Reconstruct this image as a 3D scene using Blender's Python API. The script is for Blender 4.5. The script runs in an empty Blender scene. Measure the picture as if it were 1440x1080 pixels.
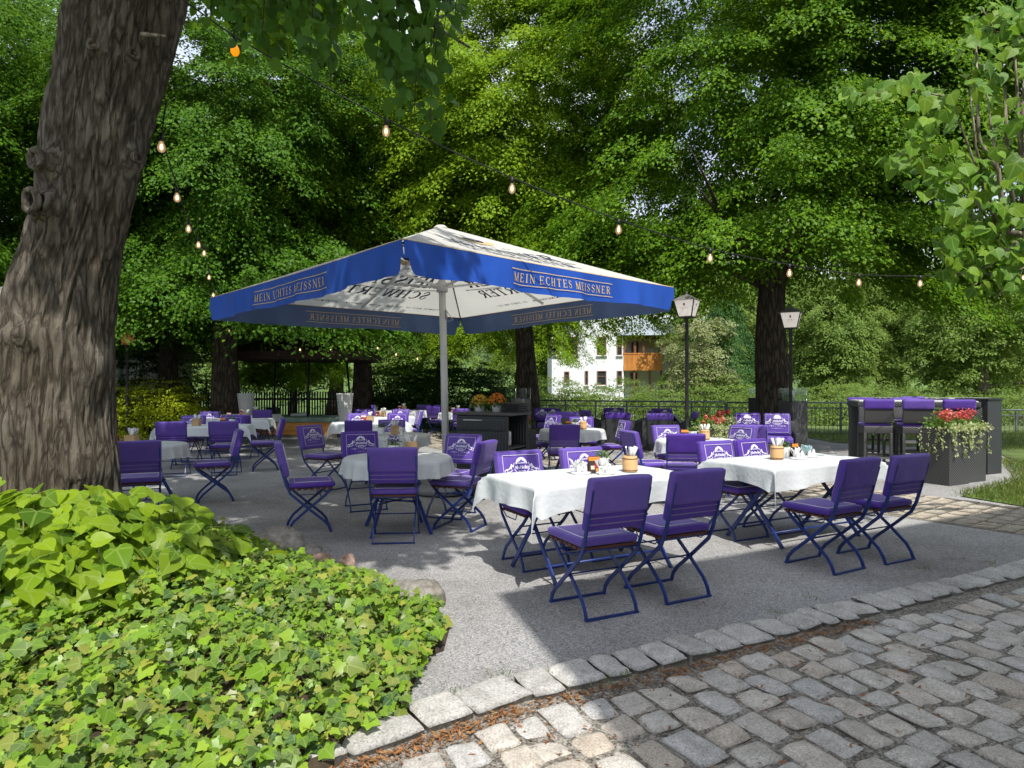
import bpy, bmesh, math, random
import numpy as np
from mathutils import Vector, Matrix, noise as mnoise
random.seed(7); RNG = np.random.default_rng(11)
S = bpy.context.scene
COL = S.collection
R = math.radians
PI = math.pi
H = 1.4; F = 900.0; CX = 720.0; HZ = 545.0
def G(px, py):
    Y = H*F/(py-HZ); return ((px-CX)*Y/F, Y)
def P(px, py, Y):
    return ((px-CX)*Y/F, Y, H-(py-HZ)*Y/F)
UA = R(27.5); U = Vector((math.cos(UA), math.sin(UA), 0)); V = Vector((-math.sin(UA), math.cos(UA), 0))

# ---------------------------------------------------------------- materials
MATS = {}
def nodes(name):
    m = bpy.data.materials.new(name); m.use_nodes = True
    nt = m.node_tree; nt.nodes.clear()
    return m, nt, nt.nodes, nt.links
def N(nt, t, **kw):
    n = nt.nodes.new(t)
    for k, v in kw.items():
        if k.startswith('i_'):
            n.inputs[k[2:].replace('_', ' ')].default_value = v
        else: setattr(n, k, v)
    return n
def ramp(nt, stops):
    r = nt.nodes.new('ShaderNodeValToRGB'); e = r.color_ramp.elements
    while len(e) < len(stops): e.new(0.5)
    for i, (p, c) in enumerate(stops):
        e[i].position = p; e[i].color = (c[0], c[1], c[2], 1)
    return r
def mat(name, col, rough=0.6, metal=0.0, vary=0.15, vscale=6.0, bump=0.0, bscale=60.0, spec=0.4, transl=0.0, emit=None, sheen=0.0, stretch=None, dirt=None, fade=0.0):
    """principled with noise-varied colour and noise bump in object space"""
    if name in MATS: return MATS[name]
    m, nt, nd, lk = nodes(name)
    out = N(nt, 'ShaderNodeOutputMaterial'); b = N(nt, 'ShaderNodeBsdfPrincipled')
    b.inputs['Roughness'].default_value = rough; b.inputs['Metallic'].default_value = metal
    b.inputs['Specular IOR Level'].default_value = spec
    if sheen: b.inputs['Sheen Weight'].default_value = sheen
    tc = N(nt, 'ShaderNodeTexCoord'); mp = N(nt, 'ShaderNodeMapping')
    if stretch: mp.inputs['Scale'].default_value = stretch
    lk.new(tc.outputs['Object'], mp.inputs['Vector'])
    n1 = N(nt, 'ShaderNodeTexNoise'); n1.inputs['Scale'].default_value = vscale; n1.inputs['Detail'].default_value = 5
    lk.new(mp.outputs[0], n1.inputs['Vector'])
    c2 = dirt or col
    r = ramp(nt, [(0.3, tuple(c*(1-vary) for c in c2)), (0.7, tuple(min(1, c*(1+vary)) for c in col))])
    lk.new(n1.outputs['Fac'], r.inputs[0]); c_out = r.outputs[0]
    if fade:      # every copy sun-faded a little differently
        oi = N(nt, 'ShaderNodeObjectInfo'); hv = N(nt, 'ShaderNodeHueSaturation'); fm = N(nt, 'ShaderNodeMapRange'); lk.new(oi.outputs['Random'], fm.inputs[0])
        fm.inputs['To Min'].default_value = 1-fade; fm.inputs['To Max'].default_value = 1+fade; lk.new(fm.outputs[0], hv.inputs['Value']); lk.new(c_out, hv.inputs['Color']); c_out = hv.outputs[0]
        f2 = N(nt, 'ShaderNodeMapRange'); lk.new(oi.outputs['Random'], f2.inputs[0]); f2.inputs['To Min'].default_value = 1.06; f2.inputs['To Max'].default_value = .88; lk.new(f2.outputs[0], hv.inputs['Saturation'])
    lk.new(c_out, b.inputs['Base Color'])
    if bump:
        n2 = N(nt, 'ShaderNodeTexNoise'); n2.inputs['Scale'].default_value = bscale; n2.inputs['Detail'].default_value = 4
        lk.new(mp.outputs[0], n2.inputs['Vector'])
        bp = N(nt, 'ShaderNodeBump'); bp.inputs['Strength'].default_value = bump; bp.inputs['Distance'].default_value = 0.02
        lk.new(n2.outputs['Fac'], bp.inputs['Height']); lk.new(bp.outputs[0], b.inputs['Normal'])
    if emit:
        b.inputs['Emission Color'].default_value = (*emit[0], 1); b.inputs['Emission Strength'].default_value = emit[1]
    if transl:
        t = N(nt, 'ShaderNodeBsdfTranslucent'); lk.new(r.outputs[0], t.inputs[0])
        mx = N(nt, 'ShaderNodeMixShader'); mx.inputs[0].default_value = transl
        lk.new(b.outputs[0], mx.inputs[1]); lk.new(t.outputs[0], mx.inputs[2]); lk.new(mx.outputs[0], out.inputs[0])
    else: lk.new(b.outputs[0], out.inputs[0])
    MATS[name] = m; return m
def leafmat(name, cols, transl=0.35, rough=0.5, veins=False, spec=0.16):
    m, nt, nd, lk = nodes(name)
    out = N(nt, 'ShaderNodeOutputMaterial'); b = N(nt, 'ShaderNodeBsdfPrincipled')
    b.inputs['Roughness'].default_value = rough; b.inputs['Specular IOR Level'].default_value = spec
    g = N(nt, 'ShaderNodeNewGeometry')
    r = ramp(nt, [(i/(len(cols)-1), c) for i, c in enumerate(cols)])
    lk.new(g.outputs['Random Per Island'], r.inputs[0]); c_out = r.outputs[0]
    if veins:
        uv = N(nt, 'ShaderNodeUVMap'); sx = N(nt, 'ShaderNodeSeparateXYZ'); lk.new(uv.outputs[0], sx.inputs[0])
        at = N(nt, 'ShaderNodeMath', operation='ARCTAN2'); lk.new(sx.outputs[0], at.inputs[0]); lk.new(sx.outputs[1], at.inputs[1])
        pp = N(nt, 'ShaderNodeMath', operation='PINGPONG'); lk.new(at.outputs[0], pp.inputs[0]); pp.inputs[1].default_value = veins
        ln = N(nt, 'ShaderNodeVectorMath', operation='LENGTH'); lk.new(uv.outputs[0], ln.inputs[0])
        ml = N(nt, 'ShaderNodeMath', operation='MULTIPLY'); lk.new(pp.outputs[0], ml.inputs[0]); lk.new(ln.outputs['Value'], ml.inputs[1])
        mr = N(nt, 'ShaderNodeMapRange'); lk.new(ml.outputs[0], mr.inputs[0])
        mr.inputs['From Min'].default_value = 0.012; mr.inputs['From Max'].default_value = 0.05
        mr.inputs['To Min'].default_value = 0.45; mr.inputs['To Max'].default_value = 0.0
        mx = N(nt, 'ShaderNodeMix', data_type='RGBA'); lk.new(mr.outputs[0], mx.inputs[0]); lk.new(c_out, mx.inputs[6])
        mx.inputs[7].default_value = (0.30, 0.40, 0.10, 1); c_out = mx.outputs[2]
    lk.new(c_out, b.inputs['Base Color'])
    t = N(nt, 'ShaderNodeBsdfTranslucent')
    hs = N(nt, 'ShaderNodeHueSaturation'); hs.inputs['Hue'].default_value = 0.485; hs.inputs['Value'].default_value = 1.7
    lk.new(c_out, hs.inputs['Color']); lk.new(hs.outputs[0], t.inputs[0])
    mx2 = N(nt, 'ShaderNodeMixShader'); mx2.inputs[0].default_value = transl
    lk.new(b.outputs[0], mx2.inputs[1]); lk.new(t.outputs[0], mx2.inputs[2]); lk.new(mx2.outputs[0], out.inputs[0])
    MATS[name] = m; return m
def stonemat(name, cols, scale, bump=0.6, dirt=0.5, spots=True, rnd=True):
    """granite: per stone tint, speckle, moss/dirt patches"""
    m, nt, nd, lk = nodes(name)
    out = N(nt, 'ShaderNodeOutputMaterial'); b = N(nt, 'ShaderNodeBsdfPrincipled'); b.inputs['Roughness'].default_value = 0.85
    b.inputs['Specular IOR Level'].default_value = 0.25
    tc = N(nt, 'ShaderNodeTexCoord'); g = N(nt, 'ShaderNodeNewGeometry')
    r = ramp(nt, [(i/(len(cols)-1), c) for i, c in enumerate(cols)]); lk.new(g.outputs['Random Per Island'], r.inputs[0])
    n1 = N(nt, 'ShaderNodeTexNoise'); n1.inputs['Scale'].default_value = scale; n1.inputs['Detail'].default_value = 8; n1.inputs['Roughness'].default_value = 0.75
    lk.new(tc.outputs['Object'], n1.inputs['Vector'])
    n3 = N(nt, 'ShaderNodeTexNoise'); n3.inputs['Scale'].default_value = scale*0.12; n3.inputs['Detail'].default_value = 4
    lk.new(tc.outputs['Object'], n3.inputs['Vector'])
    r1 = ramp(nt, [(0.30, (0.22, 0.22, 0.22)), (0.46, (0.80, 0.80, 0.80)), (0.56, (1.0, 1.0, 1.0)), (0.70, (1.45, 1.43, 1.40))]); lk.new(n1.outputs['Fac'], r1.inputs[0])
    r3 = ramp(nt, [(0.35, (0.6, 0.58, 0.54)), (0.65, (1.12, 1.12, 1.12))]); lk.new(n3.outputs['Fac'], r3.inputs[0])
    m1 = N(nt, 'ShaderNodeMix', data_type='RGBA', blend_type='MULTIPLY'); m1.inputs[0].default_value = 1
    lk.new(r.outputs[0], m1.inputs[6]); lk.new(r1.outputs[0], m1.inputs[7])
    m2 = N(nt, 'ShaderNodeMix', data_type='RGBA', blend_type='MULTIPLY'); m2.inputs[0].default_value = dirt
    lk.new(m1.outputs[2], m2.inputs[6]); lk.new(r3.outputs[0], m2.inputs[7]); lk.new(m2.outputs[2], b.inputs['Base Color'])
    bp = N(nt, 'ShaderNodeBump'); bp.inputs['Strength'].default_value = bump; bp.inputs['Distance'].default_value = 0.012
    lk.new(n1.outputs['Fac'], bp.inputs['Height']); lk.new(bp.outputs[0], b.inputs['Normal']); lk.new(b.outputs[0], out.inputs[0])
    MATS[name] = m; return m
def gravelmat(name, c_lo, c_mid, c_hi, cell=230.0, big=0.7):
    m, nt, nd, lk = nodes(name)
    out = N(nt, 'ShaderNodeOutputMaterial'); b = N(nt, 'ShaderNodeBsdfPrincipled'); b.inputs['Roughness'].default_value = 0.9
    b.inputs['Specular IOR Level'].default_value = 0.2
    tc = N(nt, 'ShaderNodeTexCoord')
    v1 = N(nt, 'ShaderNodeTexVoronoi'); v1.inputs['Scale'].default_value = cell; lk.new(tc.outputs['Object'], v1.inputs['Vector'])
    v2 = N(nt, 'ShaderNodeTexVoronoi'); v2.inputs['Scale'].default_value = cell*0.42; lk.new(tc.outputs['Object'], v2.inputs['Vector'])
    sp = N(nt, 'ShaderNodeSeparateColor'); lk.new(v1.outputs['Color'], sp.inputs[0])
    sp2 = N(nt, 'ShaderNodeSeparateColor'); lk.new(v2.outputs['Color'], sp2.inputs[0])
    ad = N(nt, 'ShaderNodeMath', operation='MULTIPLY_ADD'); lk.new(sp.outputs[0], ad.inputs[0]); ad.inputs[1].default_value = 0.6
    ml = N(nt, 'ShaderNodeMath', operation='MULTIPLY'); lk.new(sp2.outputs[1], ml.inputs[0]); ml.inputs[1].default_value = 0.4
    lk.new(ml.outputs[0], ad.inputs[2])
    r = ramp(nt, [(0.05, c_lo), (0.45, c_mid), (0.95, c_hi)]); lk.new(ad.outputs[0], r.inputs[0])
    n3 = N(nt, 'ShaderNodeTexNoise'); n3.inputs['Scale'].default_value = big; n3.inputs['Detail'].default_value = 6; n3.inputs['Roughness'].default_value = 0.65
    lk.new(tc.outputs['Object'], n3.inputs['Vector'])
    r3 = ramp(nt, [(0.28, (0.62, 0.60, 0.57)), (0.5, (0.95, 0.95, 0.95)), (0.70, (1.15, 1.15, 1.15))]); lk.new(n3.outputs['Fac'], r3.inputs[0])
    m2 = N(nt, 'ShaderNodeMix', data_type='RGBA', blend_type='MULTIPLY'); m2.inputs[0].default_value = 1
    lk.new(r.outputs[0], m2.inputs[6]); lk.new(r3.outputs[0], m2.inputs[7]); lk.new(m2.outputs[2], b.inputs['Base Color'])
    h = N(nt, 'ShaderNodeMath', operation='MULTIPLY_ADD'); lk.new(v1.outputs['Distance'], h.inputs[0]); h.inputs[1].default_value = -1.0
    lk.new(n3.outputs['Fac'], h.inputs[2])
    bp = N(nt, 'ShaderNodeBump'); bp.inputs['Strength'].default_value = 0.5; bp.inputs['Distance'].default_value = 0.004
    lk.new(h.outputs[0], bp.inputs['Height']); lk.new(bp.outputs[0], b.inputs['Normal']); lk.new(b.outputs[0], out.inputs[0])
    MATS[name] = m; return m
def wickermat(name, col, sx=95.0, sz=120.0):
    m, nt, nd, lk = nodes(name)
    out = N(nt, 'ShaderNodeOutputMaterial'); b = N(nt, 'ShaderNodeBsdfPrincipled'); b.inputs['Roughness'].default_value = 0.42
    tc = N(nt, 'ShaderNodeTexCoord'); s = N(nt, 'ShaderNodeSeparateXYZ'); lk.new(tc.outputs['Object'], s.inputs[0])
    a = N(nt, 'ShaderNodeMath', operation='ADD'); lk.new(s.outputs[0], a.inputs[0]); lk.new(s.outputs[1], a.inputs[1])
    def sinof(sock, k):
        q = N(nt, 'ShaderNodeMath', operation='MULTIPLY'); lk.new(sock, q.inputs[0]); q.inputs[1].default_value = k
        w = N(nt, 'ShaderNodeMath', operation='SINE'); lk.new(q.outputs[0], w.inputs[0]); return w.outputs[0]
    pr = N(nt, 'ShaderNodeMath', operation='MULTIPLY'); lk.new(sinof(a.outputs[0], sx), pr.inputs[0]); lk.new(sinof(s.outputs[2], sz), pr.inputs[1])
    r = ramp(nt, [(0.0, tuple(c*0.35 for c in col)), (0.6, col), (1.0, tuple(min(1, c*1.9) for c in col))])
    mr = N(nt, 'ShaderNodeMapRange'); lk.new(pr.outputs[0], mr.inputs[0]); mr.inputs['From Min'].default_value = -1
    lk.new(mr.outputs[0], r.inputs[0]); lk.new(r.outputs[0], b.inputs['Base Color'])
    bp = N(nt, 'ShaderNodeBump'); bp.inputs['Strength'].default_value = 0.8; bp.inputs['Distance'].default_value = 0.006
    lk.new(mr.outputs[0], bp.inputs['Height']); lk.new(bp.outputs[0], b.inputs['Normal']); lk.new(b.outputs[0], out.inputs[0])
    MATS[name] = m; return m
def barkmat(name, lo, hi, sc=9.0, strength=1.0):
    m, nt, nd, lk = nodes(name)
    out = N(nt, 'ShaderNodeOutputMaterial'); b = N(nt, 'ShaderNodeBsdfPrincipled'); b.inputs['Roughness'].default_value = 0.92
    b.inputs['Specular IOR Level'].default_value = 0.15
    tc = N(nt, 'ShaderNodeTexCoord'); mp = N(nt, 'ShaderNodeMapping'); mp.inputs['Scale'].default_value = (1, 1, 0.15)
    lk.new(tc.outputs['Object'], mp.inputs['Vector'])
    n0 = N(nt, 'ShaderNodeTexNoise'); n0.inputs['Scale'].default_value = 9.0; lk.new(mp.outputs[0], n0.inputs['Vector'])
    va = N(nt, 'ShaderNodeVectorMath', operation='MULTIPLY_ADD'); lk.new(n0.outputs['Color'], va.inputs[0]); va.inputs[1].default_value = (0.14, 0.14, 0.10)
    lk.new(mp.outputs[0], va.inputs[2])
    v = N(nt, 'ShaderNodeTexVoronoi', feature='DISTANCE_TO_EDGE'); v.inputs['Scale'].default_value = sc; v.inputs['Detail'].default_value = 1.5; v.inputs['Roughness'].default_value = .5; lk.new(va.outputs[0], v.inputs['Vector'])
    n1 = N(nt, 'ShaderNodeTexNoise'); n1.inputs['Scale'].default_value = sc*5; n1.inputs['Detail'].default_value = 8; n1.inputs['Roughness'].default_value = 0.7
    lk.new(mp.outputs[0], n1.inputs['Vector'])
    vr = N(nt, 'ShaderNodeMapRange'); lk.new(v.outputs['Distance'], vr.inputs[0]); vr.inputs['From Max'].default_value = 0.17
    ad = N(nt, 'ShaderNodeMath', operation='MULTIPLY_ADD'); lk.new(n1.outputs['Fac'], ad.inputs[0]); ad.inputs[1].default_value = 0.9; 
    hv = N(nt, 'ShaderNodeMath', operation='MULTIPLY'); lk.new(vr.outputs[0], hv.inputs[0]); hv.inputs[1].default_value = 0.55
    lk.new(hv.outputs[0], ad.inputs[2])
    r = ramp(nt, [(0.35, tuple(c*0.5 for c in lo)), (0.62, lo), (0.95, hi)]); lk.new(ad.outputs[0], r.inputs[0])
    n2 = N(nt, 'ShaderNodeTexNoise'); n2.inputs['Scale'].default_value = 1.7; n2.inputs['Detail'].default_value = 6; lk.new(tc.outputs['Object'], n2.inputs['Vector'])
    r2 = ramp(nt, [(0.35, (0.75, 0.72, 0.66)), (0.62, (1, 1, 1)), (0.72, (1.35, 1.4, 1.3))]); lk.new(n2.outputs['Fac'], r2.inputs[0])
    m2 = N(nt, 'ShaderNodeMix', data_type='RGBA', blend_type='MULTIPLY'); m2.inputs[0].default_value = 1
    lk.new(r.outputs[0], m2.inputs[6]); lk.new(r2.outputs[0], m2.inputs[7]); lk.new(m2.outputs[2], b.inputs['Base Color'])
    bp = N(nt, 'ShaderNodeBump'); bp.inputs['Strength'].default_value = strength; bp.inputs['Distance'].default_value = 0.03
    lk.new(ad.outputs[0], bp.inputs['Height']); lk.new(bp.outputs[0], b.inputs['Normal']); lk.new(b.outputs[0], out.inputs[0])
    MATS[name] = m; return m
def glassmat(name):
    m, nt, nd, lk = nodes(name)
    out = N(nt, 'ShaderNodeOutputMaterial'); t = N(nt, 'ShaderNodeBsdfTransparent'); t.inputs[0].default_value = (0.9, 0.94, 0.93, 1)
    g = N(nt, 'ShaderNodeBsdfGlossy'); g.inputs['Roughness'].default_value = 0.05
    mx = N(nt, 'ShaderNodeMixShader'); mx.inputs[0].default_value = .07
    lk.new(t.outputs[0], mx.inputs[1]); lk.new(g.outputs[0], mx.inputs[2]); lk.new(mx.outputs[0], out.inputs[0])
    MATS[name] = m; return m
def twoside(name, front, back, rough=.6, transl=.15):
    """woven cloth whose reverse is a greyer tone"""
    m, nt, nd, lk = nodes(name)
    out = N(nt, 'ShaderNodeOutputMaterial'); b = N(nt, 'ShaderNodeBsdfPrincipled'); b.inputs['Roughness'].default_value = rough
    g = N(nt, 'ShaderNodeNewGeometry'); tc = N(nt, 'ShaderNodeTexCoord'); n1 = N(nt, 'ShaderNodeTexNoise'); n1.inputs['Scale'].default_value = 4
    lk.new(tc.outputs['Object'], n1.inputs['Vector'])
    mx = N(nt, 'ShaderNodeMix', data_type='RGBA'); mx.inputs[6].default_value = (*front, 1); mx.inputs[7].default_value = (*back, 1); lk.new(g.outputs['Backfacing'], mx.inputs[0])
    m2 = N(nt, 'ShaderNodeMix', data_type='RGBA', blend_type='MULTIPLY'); m2.inputs[0].default_value = .35; lk.new(mx.outputs[2], m2.inputs[6]); lk.new(n1.outputs['Fac'], m2.inputs[7]); lk.new(m2.outputs[2], b.inputs['Base Color'])
    t = N(nt, 'ShaderNodeBsdfTranslucent'); lk.new(m2.outputs[2], t.inputs[0]); ms = N(nt, 'ShaderNodeMixShader'); ms.inputs[0].default_value = transl
    lk.new(b.outputs[0], ms.inputs[1]); lk.new(t.outputs[0], ms.inputs[2]); lk.new(ms.outputs[0], out.inputs[0]); MATS[name] = m; return m
def bulbmat():
    m, nt, nd, lk = nodes('warm_bulb_glass')
    out = N(nt, 'ShaderNodeOutputMaterial'); t = N(nt, 'ShaderNodeBsdfTransparent'); t.inputs[0].default_value = (.95, .85, .7, 1); e = N(nt, 'ShaderNodeEmission'); e.inputs[0].default_value = (1, .66, .38, 1); e.inputs[1].default_value = .55
    mx = N(nt, 'ShaderNodeMixShader'); mx.inputs[0].default_value = .45; lk.new(t.outputs[0], mx.inputs[1]); lk.new(e.outputs[0], mx.inputs[2])
    g = N(nt, 'ShaderNodeBsdfGlossy'); g.inputs['Roughness'].default_value = .08; fr = N(nt, 'ShaderNodeFresnel'); m2 = N(nt, 'ShaderNodeMixShader'); lk.new(fr.outputs[0], m2.inputs[0]); lk.new(mx.outputs[0], m2.inputs[1]); lk.new(g.outputs[0], m2.inputs[2]); lk.new(m2.outputs[0], out.inputs[0]); MATS['warm_bulb_glass'] = m; return m
def clothmat():
    """white damask: faint blotchy weave"""
    m = mat('white_cloth', (0.64, 0.67, 0.675), 0.75, vary=0.05, vscale=3, bump=0.25, bscale=25, transl=0.12)
    return m

# ---------------------------------------------------------------- mesh builder
class MB:
    def __init__(s): s.v = []; s.f = []; s.m = []; s.sm = []
    def add(s, vs, fs, mi=0, smooth=False):
        o = len(s.v); s.v += [tuple(p) for p in vs]
        for f in fs: s.f.append(tuple(o+i for i in f)); s.m.append(mi); s.sm.append(smooth)
        return s
    def box(s, c, d, rz=0.0, mi=0, taper=1.0, rx=0.0, ry=0.0):
        x, y, z = d[0]/2, d[1]/2, d[2]/2
        pts = []
        M = Matrix.Rotation(rz, 3, 'Z') @ Matrix.Rotation(ry, 3, 'Y') @ Matrix.Rotation(rx, 3, 'X')
        for k, (sx, sy, sz) in enumerate([(-1,-1,-1),(1,-1,-1),(1,1,-1),(-1,1,-1),(-1,-1,1),(1,-1,1),(1,1,1),(-1,1,1)]):
            t = taper if sz > 0 else 1
            pts.append(M @ Vector((sx*x*t, sy*y*t, sz*z)) + Vector(c))
        return s.add(pts, [(0,3,2,1),(4,5,6,7),(0,1,5,4),(1,2,6,5),(2,3,7,6),(3,0,4,7)], mi)
    def rbox(s, c, d, r, n=3, rx=0.0, rz=0.0, mi=0, puff=0.0, fn=None):
        """rounded, optionally puffed box (cushions)"""
        hx, hy, hz = d[0]/2, d[1]/2, d[2]/2
        def axis(h):
            inner = max(h-r, 1e-4); k = 4 if h > 0.08 else 1
            a = [-h + r*(1-math.cos(i/n*PI/2)) for i in range(n)]
            mid = [-inner + 2*inner*i/k for i in range(k+1)]
            return a + mid + [-q for q in reversed(a)]
        ax, ay, az = axis(hx), axis(hy), axis(hz)
        idx = {}; vs = []; M = Matrix.Rotation(rz, 3, 'Z') @ Matrix.Rotation(rx, 3, 'X')
        def vert(i, j, k):
            key = (i, j, k)
            if key in idx: return idx[key]
            p = Vector((ax[i], ay[j], az[k]))
            q = Vector((max(-hx+r, min(hx-r, p.x)), max(-hy+r, min(hy-r, p.y)), max(-hz+r, min(hz-r, p.z))))
            dlt = p-q
            if dlt.length > 1e-9: p = q + dlt.normalized()*r
            if puff:
                e = [(hx, p.x), (hy, p.y), (hz, p.z)]
                thin = min(range(3), key=lambda t: e[t][0])
                o = [t for t in range(3) if t != thin]
                w = 1.0
                for t in o: w *= (1-(abs(e[t][1])/e[t][0])**2)
                p[thin] *= 1 + puff*w
            if fn: p = fn(p)
            idx[key] = len(vs); vs.append(M @ p + Vector(c)); return idx[key]
        fs = []
        nx, ny, nz = len(ax)-1, len(ay)-1, len(az)-1
        for i in range(nx):
            for j in range(ny):
                fs.append((vert(i,j,0), vert(i,j+1,0), vert(i+1,j+1,0), vert(i+1,j,0)))
                fs.append((vert(i,j,nz), vert(i+1,j,nz), vert(i+1,j+1,nz), vert(i,j+1,nz)))
        for i in range(nx):
            for k in range(nz):
                fs.append((vert(i,0,k), vert(i+1,0,k), vert(i+1,0,k+1), vert(i,0,k+1)))
                fs.append((vert(i,ny,k), vert(i,ny,k+1), vert(i+1,ny,k+1), vert(i+1,ny,k)))
        for j in range(ny):
            for k in range(nz):
                fs.append((vert(0,j,k), vert(0,j,k+1), vert(0,j+1,k+1), vert(0,j+1,k)))
                fs.append((vert(nx,j,k), vert(nx,j+1,k), vert(nx,j+1,k+1), vert(nx,j,k+1)))
        return s.add(vs, fs, mi, True)
    def sweep(s, pts, r, n=8, mi=0, flat=None, closed=False, cap=True, up=(0,0,1)):
        """tube (r number or list) or flat bar (flat=(w,t), w along `up`)"""
        pts = [Vector(p) for p in pts]; L = len(pts); vs = []; fs = []
        rs = r if isinstance(r, (list, tuple)) else [r]*L
        k = 4 if flat else n
        ref = Vector(up)
        for i, p in enumerate(pts):
            a = pts[(i-1) % L] if (closed or i > 0) else p
            b = pts[(i+1) % L] if (closed or i < L-1) else p
            t = (b-a).normalized()
            x = ref - t*ref.dot(t)
            if x.length < 1e-3:
                x = Vector((1, 0, 0)) - t*t.x
                if x.length < 1e-3: x = Vector((0, 1, 0)) - t*t.y
            x.normalize(); y = t.cross(x)
            if not flat: ref = x
            for j in range(k):
                if flat:
                    q = [(1,1),(-1,1),(-1,-1),(1,-1)][j]; vs.append(p + x*q[0]*flat[0]/2 + y*q[1]*flat[1]/2)
                else:
                    an = 2*PI*j/k; vs.append(p + (x*math.cos(an)+y*math.sin(an))*rs[i])
        for i in range(L if closed else L-1):
            i2 = (i+1) % L
            for j in range(k):
                j2 = (j+1) % k; fs.append((i*k+j, i*k+j2, i2*k+j2, i2*k+j))
        s.add(vs, fs, mi, not flat)
        if cap and not closed:
            o = len(s.v)-len(vs)
            s.f.append(tuple(o+j for j in reversed(range(k)))); s.m.append(mi); s.sm.append(False)
            s.f.append(tuple(o+(L-1)*k+j for j in range(k))); s.m.append(mi); s.sm.append(False)
        return s
    def lathe(s, prof, n=20, c=(0,0,0), mi=0, smooth=True, wob=None):
        vs = []; fs = []; L = len(prof)
        for r, z in prof:
            for j in range(n):
                a = 2*PI*j/n; rr = r*(wob(a, z) if wob else 1)
                vs.append((c[0]+rr*math.cos(a), c[1]+rr*math.sin(a), c[2]+z))
        for i in range(L-1):
            for j in range(n): fs.append((i*n+j, i*n+(j+1) % n, (i+1)*n+(j+1) % n, (i+1)*n+j))
        s.add(vs, fs, mi, smooth)
        o = len(s.v)-len(vs)
        if prof[0][0] > 1e-4: s.f.append(tuple(o+j for j in reversed(range(n)))); s.m.append(mi); s.sm.append(False)
        if prof[-1][0] > 1e-4: s.f.append(tuple(o+(L-1)*n+j for j in range(n))); s.m.append(mi); s.sm.append(False)
        return s
    def poly(s, pts, mi=0): return s.add(pts, [tuple(range(len(pts)))], mi)
    def prism(s, pts2, z0, z1, mi=0):
        n = len(pts2); vs = [(x, y, z0) for x, y in pts2] + [(x, y, z1) for x, y in pts2]
        return s.add(vs, [tuple(reversed(range(n))), tuple(range(n, 2*n))] + [(i, (i+1) % n, n+(i+1) % n, n+i) for i in range(n)], mi)
    def build(s, name, mats, parent=None, loc=None, rz=0.0):
        me = bpy.data.meshes.new(name); me.from_pydata(s.v, [], s.f)
        if not isinstance(mats, (list, tuple)): mats = [mats]
        for m in mats: me.materials.append(m)
        me.polygons.foreach_set('material_index', s.m); me.polygons.foreach_set('use_smooth', s.sm)
        me.update()
        o = bpy.data.objects.new(name, me); COL.objects.link(o)
        if parent is not None: o.parent = parent
        if loc is not None: o.location = loc
        if rz: o.rotation_euler.z = rz
        return o
def tag(o, label=None, cat=None, group=None, kind=None):
    if label: o['label'] = label
    if cat: o['category'] = cat
    if group: o['group'] = group
    if kind: o['kind'] = kind
    return o
def thing(name, label, cat, loc=(0,0,0), rz=0.0, group=None):
    o = bpy.data.objects.new(name, None); COL.objects.link(o); o.empty_display_size = 0.1
    o.location = loc if len(loc) == 3 else (loc[0], loc[1], 0); o.rotation_euler = (0, 0, rz)
    return tag(o, label, cat, group)
def copy_tree(o, parent=None):
    c = o.copy(); COL.objects.link(c)
    if parent is not None: c.parent = parent
    for ch in list(o.children): copy_tree(ch, c)
    return c
def dup(o, loc, rz, label, group=None, scale=None):
    c = copy_tree(o); c.location = loc if len(loc) == 3 else (loc[0], loc[1], 0); c.rotation_euler = (0, 0, rz)
    c['label'] = label
    if group: c['group'] = group
    if scale: c.scale = scale
    return c
# ---------------------------------------------------------------- leaf clouds (numpy)
SH_DIAMOND = ([(0,0,0), (0.36,0.45,0.10), (0,1,-0.05), (-0.36,0.45,0.10)], [(0,1,2,3)])
SH_LEAF = ([(0,0,0), (0.30,0.18,0.07), (0.38,0.45,0.09), (0.22,0.78,0.03), (0,1.0,-0.10), (-0.22,0.78,0.03), (-0.38,0.45,0.09), (-0.30,0.18,0.07)], [(0,1,2,3,4), (0,4,5,6,7)])
SH_HEART = ([(0,0,0), (0.17,-0.13,0.03), (0.38,-0.06,0.07), (0.50,0.16,0.09), (0.49,0.42,0.07), (0.33,0.70,0.01), (0.11,0.90,-0.08), (0,1.04,-0.14), (-0.11,0.90,-0.08), (-0.33,0.70,0.01), (-0.49,0.42,0.07), (-0.50,0.16,0.09), (-0.38,-0.06,0.07), (-0.17,-0.13,0.03), (0,0.42,0.0)],
            [(0,1,2,3,14), (14,3,4,5), (14,5,6,7), (0,14,11,12,13), (14,9,10,11), (14,7,8,9)])
SH_IVY = ([(0,0.02,0), (0.20,-0.13,0.02), (0.43,-0.06,0.04), (0.43,0.15,0.06), (0.60,0.36,0.01), (0.33,0.56,0.05), (0,1.0,-0.10), (-0.33,0.56,0.05), (-0.60,0.36,0.01), (-0.43,0.15,0.06), (-0.43,-0.06,0.04), (-0.20,-0.13,0.02), (0,0.42,0)],
          [(0,1,2,3,12), (3,4,5,12), (5,6,12), (6,7,12), (7,8,9,12), (9,10,11,0,12)])
def norm(a): return a/np.maximum(np.linalg.norm(a, axis=-1, keepdims=True), 1e-9)
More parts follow.
